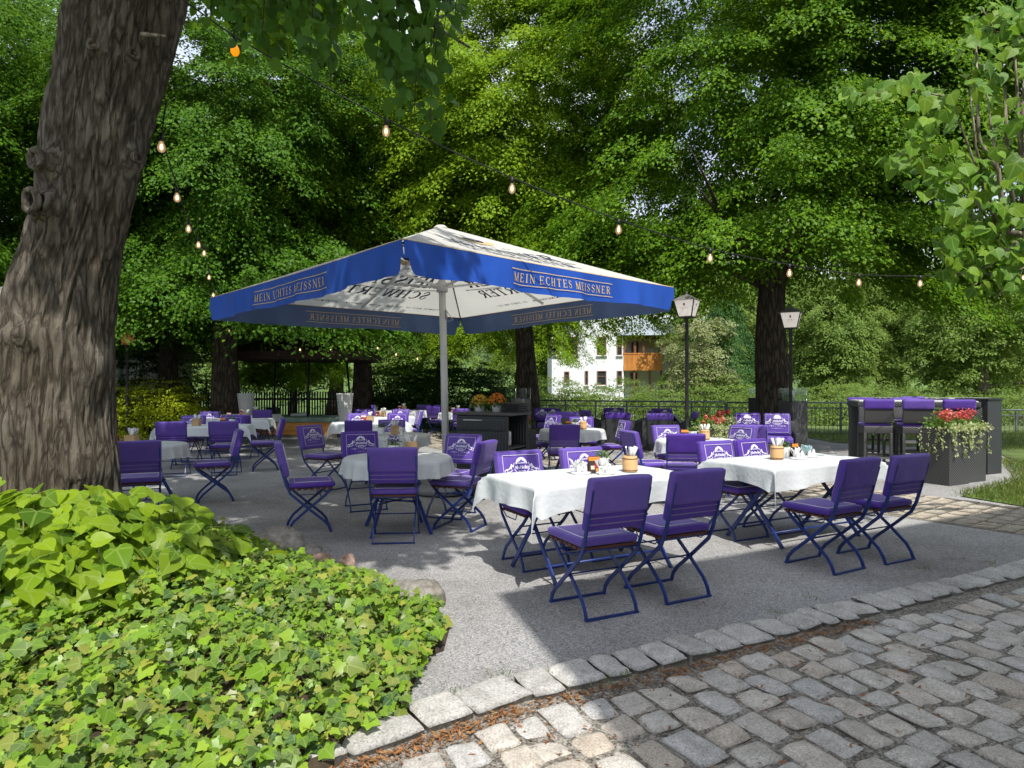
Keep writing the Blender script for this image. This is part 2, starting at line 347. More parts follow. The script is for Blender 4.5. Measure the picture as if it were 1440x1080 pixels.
def leaves(name, pos, nrm, dr, size, shape, m, parent=None, uv=False):
    vs, fs = shape; K = len(vs); n = len(pos); sv = np.array(vs)
    dr = norm(dr); x = norm(np.cross(dr, nrm)); z = np.cross(x, dr)
    size = np.asarray(size).reshape(-1, 1, 1)
    pts = pos[:, None, :] + size*(x[:, None, :]*sv[None, :, 0:1] + dr[:, None, :]*sv[None, :, 1:2] + z[:, None, :]*sv[None, :, 2:3])
    me = bpy.data.meshes.new(name); me.vertices.add(n*K); me.vertices.foreach_set('co', pts.astype(np.float32).ravel())
    li = np.concatenate([np.array(f) for f in fs]); L = len(li)
    loops = (np.arange(n)[:, None]*K + li[None, :]).astype(np.int32).ravel()
    starts = np.cumsum([0]+[len(f) for f in fs])[:-1]
    st = (np.arange(n)[:, None]*L + starts[None, :]).astype(np.int32).ravel()
    me.loops.add(n*L); me.loops.foreach_set('vertex_index', loops)
    me.polygons.add(len(st)); me.polygons.foreach_set('loop_start', st)
    me.update(calc_edges=True)
    if uv:
        u = me.uv_layers.new(name='UVMap'); q = sv[li, :2]
        u.data.foreach_set('uv', np.tile(q, (n, 1)).astype(np.float32).ravel())
    me.materials.append(m); me.validate()
    o = bpy.data.objects.new(name, me); COL.objects.link(o)
    if parent is not None: o.parent = parent
    return o
def spray_cloud(centres, outward, M, L, spread, droop, rng):
    """leaf positions / normals / directions: one drooping spray of M leaves per centre"""
    n = len(centres); o = outward.copy(); o[:, 2] *= 0.35; o = norm(o)
    up = np.array([0, 0, 1.0]); side = norm(np.cross(o, up))
    t = rng.random((n, M))**0.75; s = rng.normal(0, 0.55, (n, M)); Ls = L*rng.uniform(0.6, 1.4, (n, 1)); j = rng.normal(0, 1, (n, M, 3))
    pos = centres[:, None, :] + o[:, None, :]*(t*Ls)[..., None] + side[:, None, :]*(s*spread*(0.35+t))[..., None] \
        + up*((0.16*(1-np.minimum(s*s, 2)) - droop*t*t)*Ls)[..., None] + j*0.055*L
    nr = up*0.85 + o[:, None, :]*0.55 + side[:, None, :]*(s*0.35)[..., None] + rng.normal(0, 0.33, (n, M, 3))
    d = o[:, None, :]*0.7 - up*(0.35+0.5*t)[..., None] + side[:, None, :]*(s*0.8)[..., None] + rng.normal(0, 0.35, (n, M, 3))
    return pos.reshape(-1, 3), norm(nr.reshape(-1, 3)), norm(d.reshape(-1, 3))
def crown_centres(n, rad, rng, lobes=26, inner=0.25, flat_bottom=-0.95):
    """centres clustered on lobes over an ellipsoid -> uneven outline with holes"""
    lobes = int(lobes*1.6)
    ld = norm(rng.normal(0, 1, (lobes, 3))); lr = rng.uniform(0.66, 1.0, lobes); ls = rng.uniform(0.15, 0.31, lobes)
    k = rng.integers(0, lobes, n); d = norm(rng.normal(0, 1, (n, 3))); d[:, 2] = d[:, 2]*0.75 + 0.15
    f = rng.random(n)**0.3
    p = ld[k]*(lr[k]-ls[k]*0.6)[:, None] + d*(ls[k]*f)[:, None]
    ni = int(n*inner); p[:ni] = norm(rng.normal(0, 1, (ni, 3)))*(rng.random((ni, 1))**0.5*0.8)
    p = p[p[:, 2] > flat_bottom]
    c = p*np.array(rad); out = norm(p + rng.normal(0, 0.15, p.shape))
    return c, out
SUN_E, SKY_E, EXPO = 3.7, 0.12, 0.6
# ================================================================ setting
M_gravel = gravelmat('gravel', (0.12, 0.12, 0.124), (0.275, 0.27, 0.265), (0.50, 0.49, 0.475))
M_soil = mat('soil', (0.05, 0.035, 0.022), 0.95, vary=0.5, vscale=14, bump=0.8, bscale=40)
M_joint = gravelmat('joint_fill', (0.05, 0.045, 0.04), (0.17, 0.155, 0.13), (0.38, 0.35, 0.31), cell=120, big=2.2)
M_grass_g = mat('meadow', (0.075, 0.13, 0.02), 0.95, vary=0.4, vscale=2.5, bump=0.8, bscale=30, dirt=(0.10, 0.11, 0.035))
M_sett = stonemat('granite_sett', [(0.52,0.49,0.45),(0.60,0.56,0.50),(0.54,0.525,0.505),(0.64,0.595,0.53),(0.52,0.445,0.365),(0.60,0.575,0.54),(0.57,0.50,0.42),(0.66,0.62,0.565)], 110)
M_kerb = stonemat('granite_kerb', [(0.52,0.505,0.48),(0.60,0.58,0.545),(0.56,0.54,0.505),(0.47,0.455,0.43)], 90)
M_pathst = stonemat('sandy_sett', [(0.48,0.42,0.34),(0.55,0.48,0.39),(0.42,0.38,0.32),(0.52,0.45,0.36)], 60)
M_rock = stonemat('field_stone', [(0.30,0.29,0.26),(0.33,0.27,0.23)], 14, bump=0.7, dirt=0.9)
M_litter = leafmat('blossom_litter', [(0.16,0.07,0.03),(0.26,0.11,0.04),(0.34,0.18,0.07),(0.12,0.06,0.03)], transl=0.1)

def sheet(name, pts, z, m, label=None, kind='structure', skirt=0.0):
    b = MB(); 
    if skirt: b.prism(pts, z-skirt, z)
    else: b.poly([(x, y, z) for x, y in pts])
    return tag(b.build(name, m), label, None, None, kind)
gb = MB()
gb.poly([(-400,-60,-0.16),(400,-60,-0.16),(400,26,-0.16),(-400,26,-0.16)])
gb.poly([(-400,26,-0.16),(400,26,-0.16),(400,48,-1.6),(-400,48,-1.6)])
gb.poly([(-400,48,-1.6),(400,48,-1.6),(400,900,-1.6),(-400,900,-1.6)])
tag(gb.build('ground', M_grass_g), None, None, None, 'structure')
# kerb line (outer gravel edge), world metres
KL = [(-2.6,1.02),(-1.6,1.78),(-0.82,2.42),(-0.08,2.93),(0.75,3.34),(1.55,3.75),(2.6,4.27),(3.95,4.95),(5.6,5.78),(8.5,7.2),(12,8.95)]
def kl(t):  # arclength param
    for (a, b) in zip(KL, KL[1:]):
        L = math.dist(a, b)
        if t <= L or b is KL[-1]:
            return Vector((a[0]+(b[0]-a[0])*t/L, a[1]+(b[1]-a[1])*t/L)), Vector(((b[0]-a[0])/L, (b[1]-a[1])/L))
        t -= L
KLEN = sum(math.dist(a, b) for a, b in zip(KL, KL[1:]))
yard = [(x-0.05, y+0.08) for x, y in KL] + [(20, 12), (20, 19.5), (8, 20.2), (1, 21.5), (-26, 21.5), (-26, -3), (-4, -3)]
sheet('gravel', yard, 0.0, M_gravel, skirt=0.12)
sheet('ground', [(-5,-6),(14,-6),(14,8.9)] + [(x, y+0.02) for x, y in reversed(KL[:-1])], -0.016, M_joint)

def sett_block(b, o, ex, ey, lx, ly, z0, h, rng, n=6, rough=0.010, tilt=0.02, skew=0.055):
    """one hewn stone: irregular quad with domed rough top; o = centre"""
    cs = [(-1,-1),(1,-1),(1,1),(-1,1)]
    q = [(sx*lx/2*(1+rng.uniform(-skew, skew)), sy*ly/2*(1+rng.uniform(-skew, skew))) for sx, sy in cs]
    tx, ty = rng.uniform(-tilt, tilt), rng.uniform(-tilt, tilt); sd = rng.uniform(0, 100)
    vs = []; r = min(lx, ly)*0.15
    for i in range(n+1):
        for j in range(n+1):
            u = i/n; v = j/n
            u = 0.5+0.5*math.copysign(abs(2*u-1)**0.55, u-0.5) if n > 3 else u; v = 0.5+0.5*math.copysign(abs(2*v-1)**0.55, v-0.5) if n > 3 else v
            x = (1-v)*((1-u)*q[0][0]+u*q[1][0]) + v*((1-u)*q[3][0]+u*q[2][0])
            y = (1-v)*((1-u)*q[0][1]+u*q[1][1]) + v*((1-u)*q[3][1]+u*q[2][1])
            e = min(u*lx, (1-u)*lx, v*ly, (1-v)*ly)
            ee = min(e/r, 1)
            z = -(1-math.sqrt(max(0, 1-(1-ee)**2)))*h*0.26 + 0.007*(1-(2*u-1)**2)*(1-(2*v-1)**2)
            cu, cv = abs(2*u-1), abs(2*v-1); x *= math.sqrt(1-.09*cv**4); y *= math.sqrt(1-.09*cu**4)
            nz = mnoise.noise(Vector((x*14+sd, y*14, sd)))*rough + mnoise.noise(Vector((x*40+sd, y*40, sd)))*rough*0.35
            dx = mnoise.noise(Vector((x*9, y*9+sd, 3)))*0.012
            zz = z + nz*(0.4+0.6*ee) + tx*x/lx*2 + ty*y/ly*2
            p = o + ex*(x+dx) + ey*(y+dx)
            vs.append((p.x, p.y, z0+zz))
    fs = [(i*(n+1)+j, (i+1)*(n+1)+j, (i+1)*(n+1)+j+1, i*(n+1)+j+1) for i in range(n) for j in range(n)]
    ring = [j for j in range(n+1)] + [i*(n+1)+n for i in range(1, n+1)] + [n*(n+1)+j for j in range(n-1, -1, -1)] + [i*(n+1) for i in range(n-1, 0, -1)]
    k = len(vs)
    for a in ring: vs.append((vs[a][0], vs[a][1], z0-h))
    for a in range(len(ring)):
        c = (a+1) % len(ring); fs.append((ring[a], k+a, k+c, ring[c]))
    e1 = ex.x*ey.y-ex.y*ey.x
    if e1 < 0: fs = [tuple(reversed(f)) for f in fs]
    b.add(vs, fs, 0, True)
rg = random.Random(5)
# kerb row
kb = MB(); t = 0.05
while t < KLEN-0.3:
    far = t > 6.5
    w = rg.uniform(0.15, 0.24) if t > 3.2 else rg.uniform(0.22, 0.33)
    p, d = kl(t+w/2); nrm_ = Vector((d.y, -d.x))
    sett_block(kb, Vector((p.x, p.y)), Vector((d.x, d.y)), nrm_, w-0.014, rg.uniform(0.215, 0.25), 0.022+rg.uniform(-0.006, 0.006), 0.07, rg, n=4 if far else 7, rough=0.011, tilt=0.006, skew=.03)
    t += w
tag(kb.build('kerb', M_kerb), None, None, None, 'structure')
# sett paving: courses run away from the kerb, stones vary in length
pb = MB(); t = 0.0
while t < KLEN-2.2:
    w = rg.uniform(0.15, 0.19)
    p, d = kl(t+w/2); nn = Vector((d.y, -d.x)); Udir = Vector((U.x, U.y)); 
    nn = (nn*0.55 + Vector((-V.x, -V.y))*0.45).normalized()
    s = 0.19 + rg.uniform(0, 0.06); smax = 3.4 if t < 6.5 else 2.2
    while s < smax:
        L = rg.choice([0.14,0.16,0.18,0.2,0.22,0.25]) + rg.uniform(-0.012, 0.012)
        c = Vector((p.x, p.y)) + nn*(s+L/2)
        vis = c.y > 0.35*abs(c.x) and c.y > 1.0
        if vis or c.y > -0.4:
            near = c.y > 1.5 and c.y < 4.2
            ex = Vector((nn.y*-1, nn.x)); a = rg.uniform(-0.05, 0.05)
            ex2 = Vector((ex.x*math.cos(a)-ex.y*math.sin(a), ex.x*math.sin(a)+ex.y*math.cos(a))); ey2 = Vector((-ex2.y, ex2.x))
            sett_block(pb, c, ex2, ey2, w-0.015-rg.uniform(0, 0.009), L-0.017-rg.uniform(0, 0.010), -0.004+rg.uniform(-0.009, 0.008), 0.06, rg, n=7 if near else 4, rough=0.012, tilt=0.008)
        s += L
    t += w
tag(pb.build('pavement', M_sett), None, None, None, 'structure')
# pale sett path curving behind the tables
PC = [(6.9,4.9),(5.6,6.5),(4.3,8.2),(2.9,10.0),(0.9,12.6),(-0.9,14.9),(-2.4,17.5),(-3.4,21)]
qb = MB()
left = []; right = []
for i, (x, y) in enumerate(PC):
    a = PC[max(0, i-1)]; c = PC[min(len(PC)-1, i+1)]; d = Vector((c[0]-a[0], c[1]-a[1])).normalized(); n_ = Vector((-d.y, d.x))
    left.append((x+n_.x*0.86, y+n_.y*0.86)); right.append((x-n_.x*0.86, y-n_.y*0.86))
sheet('path', left+list(reversed(right)), 0.006, gravelmat('path_joint', (0.1,0.09,0.07), (0.28,0.25,0.2), (0.45,0.42,0.35)))
for (a, c) in zip(PC, PC[1:]):
    L = math.dist(a, c); d = Vector((c[0]-a[0], c[1]-a[1]))/L; n_ = Vector((-d.y, d.x)); s = 0
    while s < L-0.05:
        w = rg.uniform(0.17, 0.22); k = -0.84
        while k < 0.8:
            l2 = rg.uniform(0.18, 0.34)
            if k+l2 > 0.84: l2 = 0.84-k
            if l2 > 0.1: sett_block(qb, Vector(a)+d*(s+w/2)+n_*(k+l2/2), n_, d if n_.x*d.y-n_.y*d.x > 0 else -d, l2-0.022, w-0.022, 0.017, 0.02, rg, n=3, rough=0.005, tilt=0.003, skew=0.05)
            k += l2
        s += w
tag(qb.build('path', M_pathst), None, None, None, 'structure')
# lawns
sheet('lawn', [(5.75,8.2),(6.1,7.2),(7.6,5.6),(14,8.6),(22,14),(22,20.6),(8.2,20.6),(8.2,16.2),(10.6,14.2),(9.0,11.0),(7.6,9.6)], 0.012, M_grass_g)
sheet('lawn_strip', [(-30,18.2),(-9.5,18.2),(-6,19.6),(-3,19.2),(-1.0,18.6),(1.2,19),(1.2,25),(-30,25)], 0.012, M_grass_g)
M_blade = leafmat('grass_blade', [(0.10,0.17,0.025),(0.15,0.22,0.035),(0.20,0.22,0.07),(0.08,0.15,0.02)], transl=0.3)
def grass(name, n, fn, hgt, rng, label):
    p = fn(n); n = len(p); d = np.stack([rng.normal(0, .45, n), rng.normal(0, .45, n), np.ones(n)], 1)
    nr = norm(rng.normal(0, 1, (n, 3)))
    sh = ([(-0.05,0,0),(0.05,0,0),(0.035,0.6,0.05),(0,1,0.16),(-0.035,0.6,0.05)], [(0,1,2,3,4)])
    o = leaves(name, p, nr, d, rng.uniform(0.5, 1.2, n)*hgt, sh, M_blade); tag(o, label, 'grass', None, 'stuff'); return o
def inpoly(p, poly):
    x, y = p[:, 0], p[:, 1]; r = np.zeros(len(p), bool); j = len(poly)-1
    for i in range(len(poly)):
        xi, yi = poly[i]; xj, yj = poly[j]
        c = ((yi > y) != (yj > y)) & (x < (xj-xi)*(y-yi)/(yj-yi+1e-12)+xi); r ^= c; j = i
    return r
def lawn_pts(poly, z=0.012):
    def f(n):
        q = np.array(poly); p = RNG.uniform(q.min(0), q.max(0), (n, 2)); p = p[inpoly(p, poly)]
        return np.c_[p, np.full(len(p), z)]
    return f
grass('lawn_grass', 26000, lawn_pts([(5.7,8.25),(6.05,7.15),(7.4,5.8),(9.5,6.9),(9.5,12.5),(7.6,9.7)]), 0.085, RNG, 'short sunny grass growing at the foot of the flower planter')
grass('lawn_grass', 16000, lawn_pts([(8.2,16.2),(10.6,14.2),(16,13),(18,20),(8.2,20)]), 0.10, RNG, 'strip of mown grass in front of the railing')
# weeds and litter
def kerb_litter(n):
    out = []
    for _ in range(n):
        t = RNG.random()*5.6; p, d = kl(t); s = 0.14+abs(RNG.normal(0, 0.05)) if RNG.random() < 0.62 else 0.12+RNG.random()*0.9
        if RNG.random() < 0.5 and t > 3.2: continue
        out.append((p.x+d.y*s, p.y-d.x*s, -0.012+RNG.random()*0.012))
    return np.array(out)
lp = kerb_litter(5200); k = len(lp); a = RNG.random(k)*2*PI
gl = []
while len(gl) < 420:
    x_, y_ = RNG.uniform(-3.5, 6), RNG.uniform(2.9, 10)
    if y_ > 3.0+.5*x_+.25: gl.append((x_, y_, .004))
lp = np.r_[lp, np.array(gl)]; k = len(lp); a = RNG.random(k)*2*PI
tag(leaves('leaf_litter', lp, norm(np.c_[RNG.normal(0, .35, (k, 2)), np.ones(k)]), np.c_[np.cos(a), np.sin(a), RNG.normal(0, .25, k)], RNG.uniform(0.012, 0.04, k), ([(0,0,0),(0.16,0.4,0.05),(0,1,0),(-0.16,0.4,0.05)], [(0,1,2,3)]), M_litter),
    'rust brown blossom litter caught in the joints along the kerb', 'leaf litter', None, 'stuff')
wp = []
for cx, cy in [G(1000,905),G(992,920),G(945,930),G(1065,880),G(1110,872),G(848,963),G(780,945),G(640,975),G(1390,792),G(1300,800),G(1140,843),G(1092,862),G(700,950),G(880,952)]:
    for _ in range(26): wp.append((cx+random.gauss(0, .035), cy+random.gauss(0, .03), 0.002))
wp = np.array(wp)
grass('weeds', len(wp), lambda n: wp, 0.03, RNG, 'tiny green weeds sprouting in the gravel beside the kerb')

# ================================================================ planting bed, front left
def bed_h(x, y):
    """soil height of the bed"""
    d = ((x+3.3)/1.25)**2 + ((y-4.55)/1.15)**2
    return 0.24*math.exp(-d) + 0.03
BED = [(-0.44,3.14),(-0.36,3.55),(-0.47,4.0),(-0.95,4.45),(-1.5,4.9),(-2.0,5.2),(-2.35,5.65),(-3.6,5.9),(-5.5,5.9),(-5.5,0.6),(-2.5,0.85),(-1.65,1.5),(-0.98,2.08),(-0.66,2.42),(-0.44,2.78)]
bb = MB(); gx = np.arange(-5.6, -0.2, 0.1); gy = np.arange(0.6, 6.0, 0.1)
pts = np.array([(x, y) for x in gx for y in gy]); ins = inpoly(pts, BED).reshape(len(gx), len(gy))
vs = [(x, y, (bed_h(x, y) if ins[i, j] else -0.05)) for i, x in enumerate(gx) for j, y in enumerate(gy)]; W = len(gy)
bb.add(vs, [(i*W+j, (i+1)*W+j, (i+1)*W+j+1, i*W+j+1) for i in range(len(gx)-1) for j in range(W-1)], 0, True)
tag(bb.build('soil', M_soil), None, None, None, 'structure')
# ivy
M_ivy = leafmat('ivy_leaf', [(0.12,0.23,0.018),(0.20,0.34,0.022),(0.08,0.16,0.03),(0.27,0.40,0.035),(0.05,0.11,0.04),(0.18,0.32,0.022),(0.11,0.16,0.06),(0.32,0.33,0.05),(0.06,0.13,0.035)], transl=0.28, rough=0.35, veins=0.62, spec=0.22)
n = 46000; q = np.array(BED); p = RNG.uniform(q.min(0)-0.02, q.max(0), (n, 2)); p = p[inpoly(p, BED)]
p = p[p[:, 1] > 0.45*np.abs(p[:, 0])]
# leave the linden-shoot mound out
d = ((p[:, 0]+3.25)/1.42)**2 + ((p[:, 1]-4.4)/1.0)**2
p = p[d > 0.62]
ex = np.array([bed_h(x, y) for x, y in p]); k = len(p)
lump = np.array([mnoise.noise(Vector((x*2.2, y*2.2, 0)))*0.10 + mnoise.noise(Vector((x*6, y*6, 5)))*0.06 for x, y in p])
dmin = np.full(k, 9.0); qb_ = np.array(BED)
for i_ in range(len(qb_)):
    a_ = qb_[i_]; d_ = qb_[(i_+1) % len(qb_)]-a_; t_ = np.clip(((p-a_)@d_)/(d_@d_), 0, 1); dmin = np.minimum(dmin, np.linalg.norm(p-a_-t_[:, None]*d_, axis=1))
edge = np.clip(.40+dmin/.7, .40, 1)
z = ex + (0.13+lump)*edge + (RNG.uniform(-0.13, 0.05, k)+np.where(RNG.random(k) < .06, .05, 0))*edge
tilt = RNG.normal(0, 0.58, (k, 2)); gra = np.stack([np.full(k, 0.12), np.full(k, -0.42)], 1)
nr = norm(np.c_[tilt+gra, np.ones(k)])
an = RNG.normal(-PI/2, 1.15, k); dr = np.c_[np.cos(an), np.sin(an), RNG.normal(-0.25, 0.22, k)]
big = RNG.random(k)**2
iv = leaves('ground_cover', np.c_[p, z], nr, dr, 0.028+0.050*big*np.clip(RNG.normal(0.8, .3, k), .3, 1.5), SH_IVY, M_ivy, uv=True)
tag(iv, 'glossy yellow green ivy carpeting the bed beside the kerb', 'ivy', None, 'stuff')
# linden suckers round the trunk foot
M_lin = leafmat('sucker_leaf', [(0.10,0.20,0.010),(0.19,0.30,0.014),(0.27,0.38,0.018),(0.06,0.13,0.014),(0.22,0.33,0.014)], transl=0.38, rough=0.4, veins=0.5, spec=0.2)
sh_root = thing('linden_shoots', 'mound of broad yellow green linden shoots around the foot of the thick trunk', 'shrub', (-3.2, 4.5, 0.3))
n = 3600; cen = []; stems = MB()
for i in range(430):
    a = RNG.random()*2*PI; r = RNG.random()**0.6
    x = -3.2+1.30*r*math.cos(a); y = 4.22+0.95*r*math.sin(a)
    if (x+3.5)**2+(y-5.0)**2 < 0.3: continue
    top = 0.20+0.36*(1-r**1.6)+abs(RNG.normal(0, .08)) + (0.14 if RNG.random() < .08 else 0)
    cen.append((x, y, top))
    if i % 3 == 0: stems.sweep([(x*0.97-0.09+3.2, y*0.97+0.13-4.5, -0.25), (x+3.2, y-4.5, top-0.32)], 0.005, 4)
cen = np.array(cen); kk = 11
pos = np.repeat(cen, kk, 0); m_ = len(pos)
lay = RNG.random(m_)
pos = pos + np.c_[RNG.normal(0, .10, m_), RNG.normal(0, .09, m_), -0.36*lay**1.3 + RNG.normal(0, .05, m_)]
out = norm(np.c_[pos[:, 0]+3.2, pos[:, 1]-4.7, np.full(m_, 0.0)])
nr = norm(np.c_[out[:, :2]*0.55+RNG.normal(0, .42, (m_, 2)), np.ones(m_)*0.9]); dr = norm(out+np.c_[RNG.normal(0, .6, (m_, 2)), RNG.normal(-.4, .25, m_)])
pos -= np.array([-3.2, 4.5, 0.3])
lv = leaves('foliage', pos, nr, dr, RNG.uniform(0.06, 0.165, m_), SH_HEART, M_lin, sh_root, uv=True)
stems.build('stems', mat('shoot_stem', (0.14,0.16,0.05), 0.7), sh_root)
# stones
def rock(name, c, d, label, seed, rz=0.0, m=None):
    bm = bmesh.new(); bmesh.ops.create_icosphere(bm, subdivisions=4, radius=1)
    for v in bm.verts:
        p = v.co.copy(); f = 1+0.28*mnoise.noise(p*1.1+Vector((seed, 0, 0)))+0.10*mnoise.noise(p*3+Vector((0, seed, 0)))+0.03*mnoise.noise(p*9)
        q = Vector((math.copysign(abs(p.x)**.8, p.x), math.copysign(abs(p.y)**.8, p.y), math.copysign(abs(p.z)**.8, p.z)))*f
        v.co = Vector((q.x*d[0]/2, q.y*d[1]/2, q.z*d[2]/2))
    me = bpy.data.meshes.new(name); bm.to_mesh(me); bm.free(); me.materials.append(m or M_rock)
    for f in me.polygons: f.use_smooth = True
    o = bpy.data.objects.new(name, me); COL.objects.link(o); o.location = c; o.rotation_euler.z = rz
    return tag(o, label, 'stone', 'stones edging the ivy bed')
M_rock2 = stonemat('pink_stone', [(0.36,0.25,0.2),(0.33,0.24,0.2)], 22, bump=0.6, dirt=0.7)
rock('boulder', (-1.93, 5.25, 0.07), (0.50, 0.36, 0.34), 'largest grey boulder at the back corner of the ivy bed', 3.3, 0.3)
rock('stone', (-1.62, 5.02, 0.07), (0.26, 0.18, 0.20), 'pale flat stone just right of the largest boulder', 8.1)
rock('stone', (-1.44, 4.86, 0.05), (0.20, 0.15, 0.17), 'pinkish brown stone beside the ivy edge', 5.7, 0.6, M_rock2)
rock('stone', (-1.24, 4.82, 0.08), (0.12, 0.10, 0.14), 'smallest upright orange brown stone poking from the ivy', 1.7, 0.2, M_rock2)
rock('boulder', (-0.60, 4.12, 0.05), (0.32, 0.28, 0.22), 'smooth brown grey boulder at the right tip of the ivy bed', 12.4, -0.4)
# ================================================================ trees
M_bark = barkmat('linden_bark', (0.115,0.096,0.075), (0.22,0.195,0.158), 15, 1.0)
M_barkd = barkmat('dark_bark', (0.055,0.045,0.036), (0.12,0.10,0.08), 13, 0.9)
M_barkp = barkmat('pale_bark', (0.20,0.17,0.13), (0.42,0.37,0.30), 9, 0.6)
GREENS = [(0.062,0.155,0.008),(0.105,0.225,0.010),(0.045,0.115,0.010),(0.175,0.305,0.012),(0.078,0.178,0.010),(0.13,0.26,0.011)]
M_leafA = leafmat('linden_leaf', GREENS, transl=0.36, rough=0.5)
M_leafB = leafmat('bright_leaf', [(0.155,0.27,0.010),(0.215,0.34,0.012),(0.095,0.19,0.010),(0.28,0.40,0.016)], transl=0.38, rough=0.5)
M_leafE = leafmat('linden_leaf_painted_shade', [(0.04,0.12,0.008),(0.072,0.175,0.01),(0.03,0.085,0.01),(0.115,0.235,0.012),(0.055,0.14,0.01)], transl=.34)  # linden greens darkened: shade on the left trees put into the colour
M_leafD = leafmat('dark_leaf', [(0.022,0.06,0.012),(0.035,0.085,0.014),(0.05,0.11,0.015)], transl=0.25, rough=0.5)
M_leafF = leafmat('willow_leaf', [(0.13,0.21,0.04),(0.18,0.27,0.05),(0.10,0.17,0.035),(0.22,0.30,0.07)], transl=0.4, rough=0.55)
M_leafC = leafmat('conifer_leaf', [(0.035,0.10,0.025),(0.06,0.15,0.03),(0.03,0.08,0.03)], transl=0.2, rough=0.55)
# the thick near trunk, with burls, knots and ridged bark (real displacement)
def near_trunk():
    root = thing('linden_tree', 'thick knotty linden trunk leaning over the leafy bed, nearest to the viewer', 'tree', (-3.45, 5.0, 0))
    prof = [(-0.1,-3.66,.62),(0.25,-3.65,.50),(0.65,-3.63,.44),(1.2,-3.61,.41),(1.76,-3.58,.395),(2.32,-3.465,.335),(2.84,-3.315,.31),(3.32,-3.23,.345),(3.87,-3.10,.365),(4.43,-2.99,.40),(5.0,-3.0,.43),(5.6,-2.95,.36),(6.4,-2.9,.28),(7.6,-2.85,.2),(9.2,-2.8,.1)]
    zs = np.array([p[0] for p in prof]); xs = np.array([p[1] for p in prof]); rs = np.array([p[2] for p in prof])
    NZ, NA = 330, 200; Z = np.linspace(-0.1, 9.2, NZ)
    burls = []   # (px,py, radius m, height m, kind) on the side facing the lens
    def onsurf(px, py):
        # point of the bark at that height and lateral offset, in front
        z = H-(py-HZ)*4.62/F; xc = np.interp(z, zs, xs); r = np.interp(z, zs, rs)
        X = (px-CX)*4.62/F; s = max(-0.97, min(0.97, (X-xc)/r)); a = math.atan2(-math.sqrt(1-s*s), s)
        return a, z
    for px, py, rad, hgt, hole in [(66,228,.12,.15,0),(58,286,.11,.15,1),(150,202,.11,.065,1),(131,64,.07,.035,1),(170,63,.065,.035,1),(162,32,.06,.03,0),(178,225,.09,.03,0),(30,470,.12,.06,0),(150,500,.2,.03,0),(115,420,.16,-.02,0),(95,520,.15,.025,0),(110,255,.05,-.025,0),(60,470,.16,.03,0),(190,330,.12,.02,0),(20,600,.2,.04,0),(130,660,.25,.05,0)]:
        a, z = onsurf(px, py); burls.append((a, z, rad, hgt, hole))
    vs = []
    for z in Z:
        xc = float(np.interp(z, zs, xs)); r0 = float(np.interp(z, zs, rs))
        for j in range(NA):
            a = 2*PI*j/NA; ca, sa = math.cos(a), math.sin(a); r = r0*(1+0.045*math.sin(3*a+z*0.9)+0.03*math.sin(5*a-z*1.3))
            q = Vector((ca*2.6, sa*2.6, z*0.55))
            wv = mnoise.noise(q*0.8)*0.5
            rid = abs(mnoise.noise(Vector((ca*6.5+wv, sa*6.5+wv, z*1.25))))          # long furrows
            rid2 = abs(mnoise.noise(Vector((ca*13, sa*13+wv, z*3.2))))
            fine = mnoise.noise(Vector((ca*22, sa*22, z*13)))
            amp = 1.0
            off = 0.0
            for ba, bz, rad, hgt, hole in burls:
                da = (a-ba+PI) % (2*PI)-PI; dd = math.hypot(da*r0, (z-bz))/rad
                if dd < 2.2:
                    g = math.exp(-dd*dd*1.3); off += hgt*g
                    if hole: off += -0.9*hgt*math.exp(-(dd/0.38)**2) + 0.25*hgt*math.exp(-((dd-.62)/.18)**2)
                    amp *= 1-0.6*g
            r += off + amp*(0.10*min(rid, .3) + 0.055*min(rid2, .4) - 0.034 + 0.008*fine)*min(1, r0/.35)
            vs.append((xc+3.45+r*ca, r*sa, z))
    fs = [(i*NA+j, i*NA+(j+1) % NA, (i+1)*NA+(j+1) % NA, (i+1)*NA+j) for i in range(NZ-1) for j in range(NA)]
    b = MB(); b.add(vs, fs, 0, True)
    b.build('trunk', M_bark, root)
    # knots: pale cut faces in the burl eyes and a broken twig stub
    M_cut = mat('cut_wood', (0.30,0.24,0.18), 0.8, vary=0.3, vscale=30, bump=0.4, bscale=50)
    def knot_ring(px, py, ra, rb, tube, dark):
        a, z = onsurf(px, py); r = float(np.interp(z, zs, rs)); xc = float(np.interp(z, zs, xs)); d = Vector((math.cos(a), math.sin(a), 0)); s = Vector((-math.sin(a), math.cos(a), 0)); hb = next(b_[3] for b_ in burls if abs(b_[0]-a) < 1e-6 and abs(b_[1]-z) < 1e-6)
        c = Vector((xc+3.45, 0, z)) + d*(r+hb*.92+.012); k = MB(); pts = []
        for i in range(22): t = 2*PI*i/22; q = 1+.10*mnoise.noise(Vector((px, i*.7, 2))); pts.append(c+s*ra*math.cos(t)*q+Vector((0,0,rb*math.sin(t)*q))-d*.35*ra*math.cos(t)**2)
        k.sweep(pts, [tube*(1+.3*mnoise.noise(Vector((i*.9, py, 1)))) for i in range(22)], 10, closed=True); k.add([c-d*.03]+[p-d*.012 for p in pts], [(0, 1+i, 1+(i+1) % 22) for i in range(22)], 1, True)
        k.build('knot', [M_bark, M_hole if dark else M_cut], root)
    M_hole = mat('hollow', (0.02,0.016,0.013), .95)
    knot_ring(58,286,.050,.075,.026,True); knot_ring(66,228,.055,.06,.022,False); knot_ring(150,202,.042,.036,.016,False); knot_ring(131,64,.036,.03,.014,False); knot_ring(170,63,.036,.032,.014,False)
